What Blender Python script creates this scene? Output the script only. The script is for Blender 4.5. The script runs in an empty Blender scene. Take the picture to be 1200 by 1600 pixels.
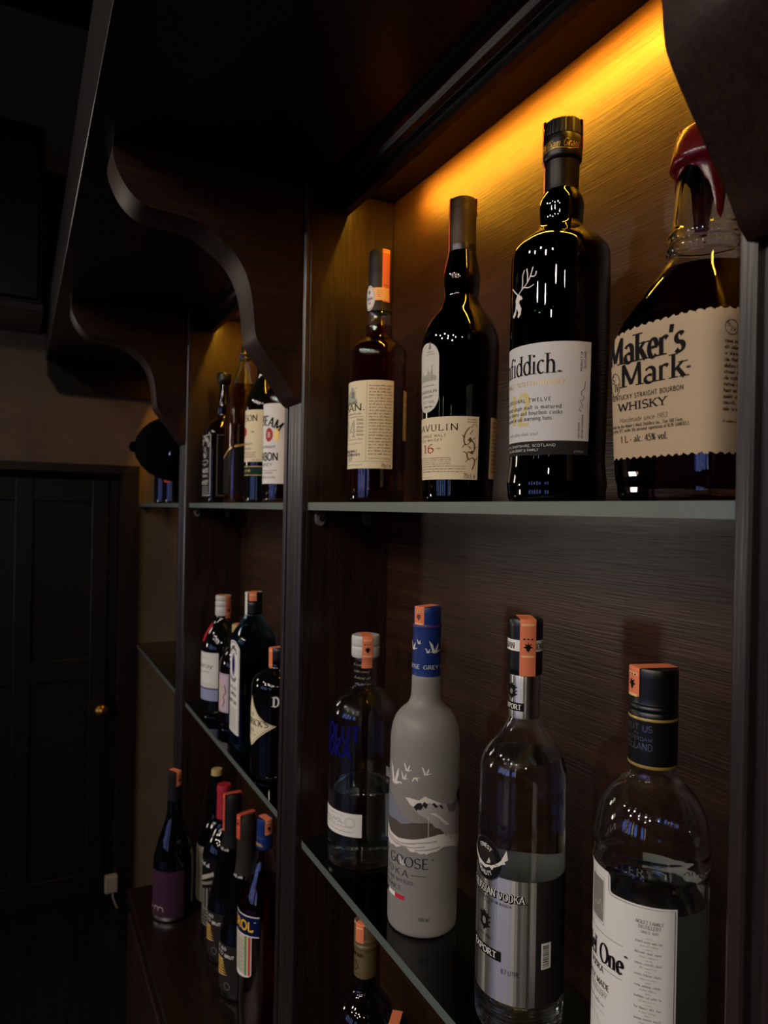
import bpy, math, random
from mathutils import Vector, Matrix

SC = bpy.context.scene
COL = SC.collection
rnd = random.Random(7)

# ------------------------------------------------------------------ camera
F_PX, YAW, ROLL, PITCH, EYE = 1110.0, math.radians(27.2), math.radians(1.1), math.radians(-0.1), 1.50
_f0 = Vector((-math.cos(YAW), math.sin(YAW), 0)); _r0 = Vector((math.sin(YAW), math.cos(YAW), 0)); _u0 = Vector((0, 0, 1))
_f = _f0 * math.cos(PITCH) + _u0 * math.sin(PITCH); _u = -_f0 * math.sin(PITCH) + _u0 * math.cos(PITCH)
_r = _r0 * math.cos(ROLL) + _u * math.sin(ROLL); _up = -_r0 * math.sin(ROLL) + _u * math.cos(ROLL)
cam = bpy.data.cameras.new('camera'); cam_o = bpy.data.objects.new('camera', cam); COL.objects.link(cam_o)
cam.sensor_fit = 'HORIZONTAL'; cam.sensor_width = 36.0; cam.lens = 36.0 * F_PX / 1200.0
cam.clip_start = 0.02; cam.clip_end = 60
cam_o.matrix_world = Matrix(((_r.x, _up.x, -_f.x, 0), (_r.y, _up.y, -_f.y, 0), (_r.z, _up.z, -_f.z, EYE), (0, 0, 0, 1)))
cam.dof.use_dof = True; cam.dof.focus_distance = 0.60; cam.dof.aperture_fstop = 14.0
SC.camera = cam_o

# ------------------------------------------------------------------ world, exposure, room lamps
SC.view_settings.view_transform = 'Standard'; SC.view_settings.look = 'None'
SC.view_settings.exposure = 0.0; SC.view_settings.gamma = 1.0; SC.view_settings.use_curve_mapping = False
W = bpy.data.worlds.new('world'); SC.world = W; W.use_nodes = True
W.node_tree.nodes['Background'].inputs[0].default_value = (0.02, 0.022, 0.03, 1)
W.node_tree.nodes['Background'].inputs[1].default_value = 0.05
SC.cycles.max_bounces = 24; SC.cycles.transmission_bounces = 20; SC.cycles.transparent_max_bounces = 24
SC.cycles.glossy_bounces = 6; SC.cycles.diffuse_bounces = 3
SC.cycles.sample_clamp_indirect = 4.0; SC.cycles.blur_glossy = 0.5
SC.cycles.use_denoising = True

SPOT_W = 24.0; LED_W = 2.7; LED_WIDE = 130.0
# ceiling track spots of the bar room, aimed at the back bar
SPOTS = [(-1.55, -1.75, 2.72), (-0.95, -2.05, 2.70), (-0.35, -1.80, 2.74), (0.25, -2.10, 2.70), (0.85, -1.75, 2.73),
         (1.55, -2.00, 2.72), (-0.60, -3.10, 2.74), (0.55, -3.00, 2.74), (1.60, -3.05, 2.72), (2.3, -1.2, 2.72)]
for i, p in enumerate(SPOTS):
    ld = bpy.data.lights.new('track_spot', 'SPOT'); lo = bpy.data.objects.new('track_spot', ld); COL.objects.link(lo)
    ld.energy = SPOT_W; ld.color = (1.0, 0.88, 0.74); ld.shadow_soft_size = 0.055
    ld.spot_size = math.radians(52); ld.spot_blend = 0.7
    tgt = Vector((-0.62 + 0.25 * math.sin(i * 2.1), 0.38, 1.30)); lo.location = p
    lo.rotation_euler = (tgt - Vector(p)).to_track_quat('-Z', 'Y').to_euler()

# two wall lamps on the end wall, out of frame to the left
for loc, w in (((-2.25, -.52, 1.76), 1.3), ((-2.25, -1.50, 1.36), 3.4)):
    ld = bpy.data.lights.new('wall_lamp', 'AREA'); lo = bpy.data.objects.new('wall_lamp', ld); COL.objects.link(lo)
    ld.shape = 'RECTANGLE'; ld.size = 0.18; ld.size_y = 0.22; ld.energy = w; ld.color = (1.0, 0.88, 0.74)
    lo.location = loc; lo.rotation_euler = (Vector((-.5, .3, 1.5)) - Vector(loc)).to_track_quat('-Z', 'Y').to_euler()

# ------------------------------------------------------------------ node materials
MATS = {}
def lin(r, g, b):
    f = lambda c: ((c / 255 + 0.055) / 1.055) ** 2.4 if c > 10 else c / 255 / 12.92
    return (f(r), f(g), f(b), 1)

def newmat(name):
    m = bpy.data.materials.new(name); m.use_nodes = True; MATS[name] = m
    nt = m.node_tree; b = nt.nodes['Principled BSDF']
    return m, nt, b

def plain(name, col, rough=0.5, metal=0.0, spec=0.5, noise=0.0, scale=60.0, coat=0.0):
    m, nt, b = newmat(name)
    b.inputs['Roughness'].default_value = rough; b.inputs['Metallic'].default_value = metal
    b.inputs['Specular IOR Level'].default_value = spec; b.inputs['Coat Weight'].default_value = coat
    b.inputs['Base Color'].default_value = (*col[:3], 1)
    if noise:
        tc = nt.nodes.new('ShaderNodeTexCoord'); n = nt.nodes.new('ShaderNodeTexNoise'); n.inputs['Scale'].default_value = scale
        n.inputs['Detail'].default_value = 4
        r = nt.nodes.new('ShaderNodeValToRGB')
        r.color_ramp.elements[0].position = 0.3; r.color_ramp.elements[1].position = 0.75
        r.color_ramp.elements[0].color = (*[c * (1 - noise) for c in col[:3]], 1); r.color_ramp.elements[1].color = (*[min(1, c * (1 + noise)) for c in col[:3]], 1)
        nt.links.new(tc.outputs['Object'], n.inputs['Vector']); nt.links.new(n.outputs['Fac'], r.inputs['Fac']); nt.links.new(r.outputs['Color'], b.inputs['Base Color'])
    return m

def wood(name, dark, light, axis, rough=0.32, scale=1.0, bump=0.25, spec=0.5):
    """varnished wood; the grain runs along axis 0, 1 or 2"""
    m, nt, b = newmat(name)
    tc = nt.nodes.new('ShaderNodeTexCoord'); mp = nt.nodes.new('ShaderNodeMapping')
    s = [26 * scale] * 3; s[axis] = 1.6 * scale; mp.inputs['Scale'].default_value = s
    n1 = nt.nodes.new('ShaderNodeTexNoise'); n1.inputs['Scale'].default_value = 2.2; n1.inputs['Detail'].default_value = 7; n1.inputs['Roughness'].default_value = 0.62; n1.inputs['Distortion'].default_value = 0.6
    mp2 = nt.nodes.new('ShaderNodeMapping'); s2 = [420 * scale] * 3; s2[axis] = 14 * scale; mp2.inputs['Scale'].default_value = s2
    n2 = nt.nodes.new('ShaderNodeTexNoise'); n2.inputs['Scale'].default_value = 1.0; n2.inputs['Detail'].default_value = 3
    mx = nt.nodes.new('ShaderNodeMix'); mx.data_type = 'FLOAT'; mx.inputs[0].default_value = 0.45
    r = nt.nodes.new('ShaderNodeValToRGB'); r.color_ramp.elements[0].position = 0.36; r.color_ramp.elements[1].position = 0.68
    r.color_ramp.elements[0].color = (*dark[:3], 1); r.color_ramp.elements[1].color = (*light[:3], 1)
    bp = nt.nodes.new('ShaderNodeBump'); bp.inputs['Strength'].default_value = bump; bp.inputs['Distance'].default_value = 0.0008
    nt.links.new(tc.outputs['Object'], mp.inputs['Vector']); nt.links.new(tc.outputs['Object'], mp2.inputs['Vector'])
    nt.links.new(mp.outputs['Vector'], n1.inputs['Vector']); nt.links.new(mp2.outputs['Vector'], n2.inputs['Vector'])
    nt.links.new(n1.outputs['Fac'], mx.inputs[2]); nt.links.new(n2.outputs['Fac'], mx.inputs[3])
    nt.links.new(mx.outputs[0], r.inputs['Fac']); nt.links.new(r.outputs['Color'], b.inputs['Base Color'])
    nt.links.new(n2.outputs['Fac'], bp.inputs['Height']); nt.links.new(bp.outputs['Normal'], b.inputs['Normal'])
    b.inputs['Roughness'].default_value = rough; b.inputs['Specular IOR Level'].default_value = spec
    return m

def glass(name, col, ior=1.5, rough=0.0):
    m, nt, b = newmat(name)
    nt.nodes.remove(b); g = nt.nodes.new('ShaderNodeBsdfRefraction')
    g.inputs['Color'].default_value = (*col[:3], 1); g.inputs['IOR'].default_value = ior; g.inputs['Roughness'].default_value = rough
    gl = nt.nodes.new('ShaderNodeBsdfGlossy'); gl.inputs['Roughness'].default_value = rough; gl.inputs[0].default_value = (1, 1, 1, 1)
    fr = nt.nodes.new('ShaderNodeFresnel'); fr.inputs['IOR'].default_value = ior; mx = nt.nodes.new('ShaderNodeMixShader')
    nt.links.new(fr.outputs[0], mx.inputs[0]); nt.links.new(g.outputs[0], mx.inputs[1]); nt.links.new(gl.outputs[0], mx.inputs[2])
    nt.links.new(mx.outputs[0], nt.nodes['Material Output'].inputs['Surface'])
    return m

def emit(name, col, s):
    m, nt, b = newmat(name)
    nt.nodes.remove(b); e = nt.nodes.new('ShaderNodeEmission'); e.inputs[0].default_value = (*col[:3], 1); e.inputs[1].default_value = s
    nt.links.new(e.outputs[0], nt.nodes['Material Output'].inputs['Surface'])
    return m

def sheet_glass(name, tint):
    m, nt, b = newmat(name); nt.nodes.remove(b)
    t = nt.nodes.new('ShaderNodeBsdfTransparent'); t.inputs[0].default_value = (*tint[:3], 1)
    g = nt.nodes.new('ShaderNodeBsdfGlossy'); g.inputs['Roughness'].default_value = 0.02; g.inputs[0].default_value = (1, 1, 1, 1)
    fr = nt.nodes.new('ShaderNodeFresnel'); fr.inputs['IOR'].default_value = 1.5
    mx = nt.nodes.new('ShaderNodeMixShader')
    nt.links.new(fr.outputs[0], mx.inputs[0]); nt.links.new(t.outputs[0], mx.inputs[1]); nt.links.new(g.outputs[0], mx.inputs[2])
    nt.links.new(mx.outputs[0], nt.nodes['Material Output'].inputs['Surface'])
    return m

WD, WL = lin(18, 10, 7), lin(44, 27, 19)
wood('wood_horizontal', lin(34, 19, 11), lin(62, 39, 25), 0, 0.36, 1.35, 0.4, 0.4)
wood('wood_vertical', WD, lin(52, 33, 22), 2, 0.33, 1.0, 0.25)
wood('wood_depth', WD, WL, 1, 0.32, 1.0, 0.25)
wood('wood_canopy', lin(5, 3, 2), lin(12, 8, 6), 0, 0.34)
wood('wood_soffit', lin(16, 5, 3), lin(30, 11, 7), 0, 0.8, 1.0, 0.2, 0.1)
wood('wood_ledge', lin(14, 7, 5), lin(34, 19, 12), 0, 0.30, 0.8)
wood('wood_post', lin(20, 13, 11), lin(44, 33, 28), 2, 0.36, 1.0, 0.3, 0.9)
wood('wood_corbel', lin(21, 10, 7), lin(50, 27, 17), 1, 0.5, 0.9, 0.25, 0.22)
wood('floor_wood', lin(12, 13, 17), lin(26, 28, 36), 0, 0.35, 0.5)
wood('door_wood', lin(8, 5, 4), lin(16, 11, 8), 2, 0.5)
wood('trim_wood', lin(20, 13, 10), lin(42, 30, 21), 2, 0.4)
plain('plaster', lin(126, 107, 82), 0.85, noise=0.12, scale=9)
plain('ceiling_paint', lin(18, 17, 16), 0.9, noise=0.1, scale=6)
plain('dark_paint', lin(26, 22, 21), 0.8, noise=0.15, scale=5)
plain('cable_white', lin(190, 176, 150), 0.5)
plain('brass', lin(190, 140, 60), 0.3, 1.0)
plain('chrome', lin(200, 200, 205), 0.12, 1.0)
plain('black_cloth', lin(4, 4, 4), 0.95, spec=0.05, noise=0.3, scale=300)
sheet_glass('shelf_glass', (0.82, 0.88, 0.85))
plain('shelf_edge', lin(92, 103, 96), 0.4, noise=0.06, scale=40)
plain('clear_plastic', lin(120, 118, 112), 0.18); MATS['clear_plastic'].node_tree.nodes['Principled BSDF'].inputs['Transmission Weight'].default_value = 0.35
emit('led_amber', (1.0, 0.45, 0.028), LED_WIDE)
emit('window_blue', (0.16, 0.28, 1.0), 3.0)
emit('tube_white', (1.0, 0.93, 0.82), 6.0)
# bottle glass and liquids
glass('clear_glass', (0.97, 0.985, 0.975)); glass('blue_glass', (0.42, 0.72, 0.85)); glass('green_glass', (0.05, 0.14, 0.05))
glass('smoke_glass', (0.30, 0.24, 0.13)); glass('vodka', (0.985, 0.99, 0.985), 1.35)
glass('amber_whisky', (0.58, 0.25, 0.05), 1.36); glass('dark_whisky', (0.16, 0.055, 0.012), 1.36); glass('gold_whisky', (0.80, 0.52, 0.20), 1.36)
glass('red_liqueur', (0.75, 0.05, 0.03), 1.36); glass('bourbon', (0.34, 0.09, 0.02), 1.36)
plain('black_glass', lin(7, 8, 8), 0.035, spec=0.55); plain('brown_glass', lin(13, 8, 6), 0.035, spec=0.55); plain('olive_glass', lin(9, 13, 9), 0.035, spec=0.55)
m, nt, b = newmat('frosted_glass')
b.inputs['Base Color'].default_value = (0.44, 0.42, 0.39, 1); b.inputs['Transmission Weight'].default_value = 0.45; b.inputs['Roughness'].default_value = 0.42; b.inputs['IOR'].default_value = 1.4
# papers, inks, caps
for nm, c, ro in [('paper_cream', (226, 212, 176), .6), ('paper_tan', (222, 205, 170), .6), ('paper_kraft', (182, 160, 130), .6), ('paper_grey', (206, 200, 186), .5), ('paper_white', (226, 222, 214), .55),
                  ('paper_silver', (205, 202, 198), .4), ('paper_lilac', (196, 176, 190), .6), ('paper_mauve', (64, 40, 58), .6), ('paper_black', (22, 21, 21), .5), ('paper_aged', (196, 188, 170), .7),
                  ('paper_navy', (16, 24, 70), .5), ('paper_charcoal', (40, 38, 36), .6), ('paper_blueband', (150, 156, 190), .5), ('paper_greenband', (24, 50, 44), .5),
                  ('tax_orange', (232, 130, 92), .65), ('tax_pale', (240, 190, 130), .65), ('tax_red', (205, 84, 60), .65),
                  ('ink', (22, 21, 22), .6), ('ink_navy', (20, 22, 46), .6), ('ink_blue', (14, 18, 96), .4), ('ink_brown', (96, 74, 48), .6), ('ink_palegold', (206, 188, 124), .5), ('ink_grey', (130, 126, 118), .6), ('ink_faint', (176, 170, 152), .6),
                  ('ink_red', (176, 62, 54), .6), ('ink_crimson', (200, 40, 60), .5), ('ink_white', (236, 232, 224), .5), ('ink_yellow', (240, 190, 50), .5), ('ink_green', (110, 150, 80), .5),
                  ('snow', (224, 216, 206), .5), ('ice', (170, 164, 162), .5), ('rock', (30, 29, 30), .5), ('dusk', (112, 108, 112), .5), ('lake', (84, 76, 68), .5), ('haze_blue', (122, 124, 136), .5),
                  ('cap_black', (14, 14, 15), .35), ('cap_charcoal', (46, 43, 40), .5), ('cap_olive', (58, 46, 24), .45), ('cap_white', (222, 220, 214), .45), ('cap_navy', (20, 48, 112), .4), ('cap_bronze', (26, 21, 14), .35),
                  ('cap_silver', (200, 198, 192), .4), ('cap_red', (176, 40, 56), .45), ('cap_tan', (150, 130, 88), .45), ('cap_darkfoil', (30, 29, 29), .5), ('wax_red', (84, 6, 11), .22), ('cork', (190, 164, 110), .7)]:
    plain(nm, lin(*c), ro, spec=.08 if nm.startswith(('ink', 'paper', 'tax')) else .2 if nm in ('cap_charcoal', 'cap_olive', 'cap_bronze', 'cap_darkfoil') else .5)
plain('gold_foil', lin(214, 176, 96), 0.35, 0.55); plain('silver_foil', lin(196, 196, 200), 0.28, 1.0); plain('cap_gold', lin(190, 168, 118), 0.35, 0.8)
m, nt, b = newmat('brushed_steel')
b.inputs['Metallic'].default_value = 1.0; b.inputs['Base Color'].default_value = (0.62, 0.61, 0.60, 1); b.inputs['Roughness'].default_value = 0.33; b.inputs['Anisotropic'].default_value = 0.97; b.inputs['Anisotropic Rotation'].default_value = 0.25
tg = nt.nodes.new('ShaderNodeTangent'); tg.direction_type = 'RADIAL'; tg.axis = 'Z'; nt.links.new(tg.outputs[0], b.inputs['Tangent'])
tc = nt.nodes.new('ShaderNodeTexCoord'); mp = nt.nodes.new('ShaderNodeMapping'); mp.inputs['Scale'].default_value = (20, 20, 1800)
nz = nt.nodes.new('ShaderNodeTexNoise'); nz.inputs['Scale'].default_value = 1.0; bp = nt.nodes.new('ShaderNodeBump'); bp.inputs['Strength'].default_value = 0.25; bp.inputs['Distance'].default_value = 0.0003
nt.links.new(tc.outputs['Object'], mp.inputs['Vector']); nt.links.new(mp.outputs['Vector'], nz.inputs['Vector']); nt.links.new(nz.outputs['Fac'], bp.inputs['Height']); nt.links.new(bp.outputs['Normal'], b.inputs['Normal'])

# ------------------------------------------------------------------ mesh helpers
class MB:
    def __init__(s): s.v = []; s.f = []; s.m = []; s.names = []
    def mi(s, name):
        if name not in s.names: s.names.append(name)
        return s.names.index(name)
    def face(s, pts, mat):
        i = len(s.v); s.v += [tuple(p) for p in pts]; s.f.append(tuple(range(i, i + len(pts)))); s.m.append(s.mi(mat))
    def grid(s, rows, mat, close=False):
        """rows of points, shared vertices"""
        n = len(rows[0]); base = len(s.v); k = s.mi(mat)
        for r in rows: s.v += [tuple(p) for p in r]
        for j in range(len(rows) - 1):
            for i in range(n if close else n - 1):
                a = base + j * n + i; b2 = base + j * n + (i + 1) % n
                s.f.append((a, b2, b2 + n, a + n)); s.m.append(k)
        return base
    def box(s, x0, x1, y0, y1, z0, z1, mat):
        i = len(s.v); k = s.mi(mat)
        s.v += [(x, y, z) for z in (z0, z1) for y in (y0, y1) for x in (x0, x1)]
        for f in ((0, 2, 3, 1), (4, 5, 7, 6), (0, 1, 5, 4), (2, 6, 7, 3), (0, 4, 6, 2), (1, 3, 7, 5)):
            s.f.append(tuple(i + q for q in f)); s.m.append(k)
    def prism(s, poly, axis, a0, a1, mat):
        """closed polygon extruded along axis (0 = X: poly is (y, z); 2 = Z: poly is (x, y))"""
        i = len(s.v); n = len(poly); k = s.mi(mat)
        for a in (a0, a1):
            for p, q in poly: s.v.append((a, p, q) if axis == 0 else ((p, a, q) if axis == 1 else (p, q, a)))
        s.f.append(tuple(i + q for q in range(n))[::-1]); s.m.append(k)
        s.f.append(tuple(i + n + q for q in range(n))); s.m.append(k)
        for q in range(n):
            r = (q + 1) % n; s.f.append((i + q, i + r, i + n + r, i + n + q)); s.m.append(k)
    def build(s, name, parent=None, smooth=False, bevel=0.0, angle=35):
        me = bpy.data.meshes.new(name); me.from_pydata(s.v, [], s.f)
        for nme in s.names: me.materials.append(MATS[nme])
        me.polygons.foreach_set('material_index', s.m)
        if smooth: me.polygons.foreach_set('use_smooth', [True] * len(me.polygons))
        me.update()
        o = bpy.data.objects.new(name, me); COL.objects.link(o)
        if parent is not None: o.parent = parent
        if bevel:
            bm_ = o.modifiers.new('bevel', 'BEVEL'); bm_.width = bevel; bm_.segments = 3; bm_.limit_method = 'ANGLE'; bm_.angle_limit = math.radians(angle)
        return o

def fixn(o):
    import bmesh
    bm = bmesh.new(); bm.from_mesh(o.data); bmesh.ops.recalc_face_normals(bm, faces=bm.faces); bm.to_mesh(o.data); bm.free(); return o

def tag(o, label=None, cat=None, group=None, kind=None):
    for k, v in (('label', label), ('category', cat), ('group', group), ('kind', kind)):
        if v: o[k] = v
    return o

def empty(name, loc, label, cat, group=None):
    o = bpy.data.objects.new(name, None); COL.objects.link(o); o.location = loc; o.empty_display_size = 0.05
    return tag(o, label, cat, group)

def chaikin(pts, k=1):
    for _ in range(k):
        out = [pts[0]]
        for a, b2 in zip(pts, pts[1:]):
            out.append((a[0] * .75 + b2[0] * .25, a[1] * .75 + b2[1] * .25)); out.append((a[0] * .25 + b2[0] * .75, a[1] * .25 + b2[1] * .75))
        out.append(pts[-1]); pts = out
    return pts

def dense(pts, step=5.0):
    """extra rings along long straight stretches of a profile"""
    out = [pts[0]]
    for a, b2 in zip(pts, pts[1:]):
        k = max(1, math.ceil(abs(b2[1] - a[1]) / step))
        out += [(a[0] + (b2[0] - a[0]) * i / k, a[1] + (b2[1] - a[1]) * i / k) for i in range(1, k + 1)]
    return out

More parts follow.
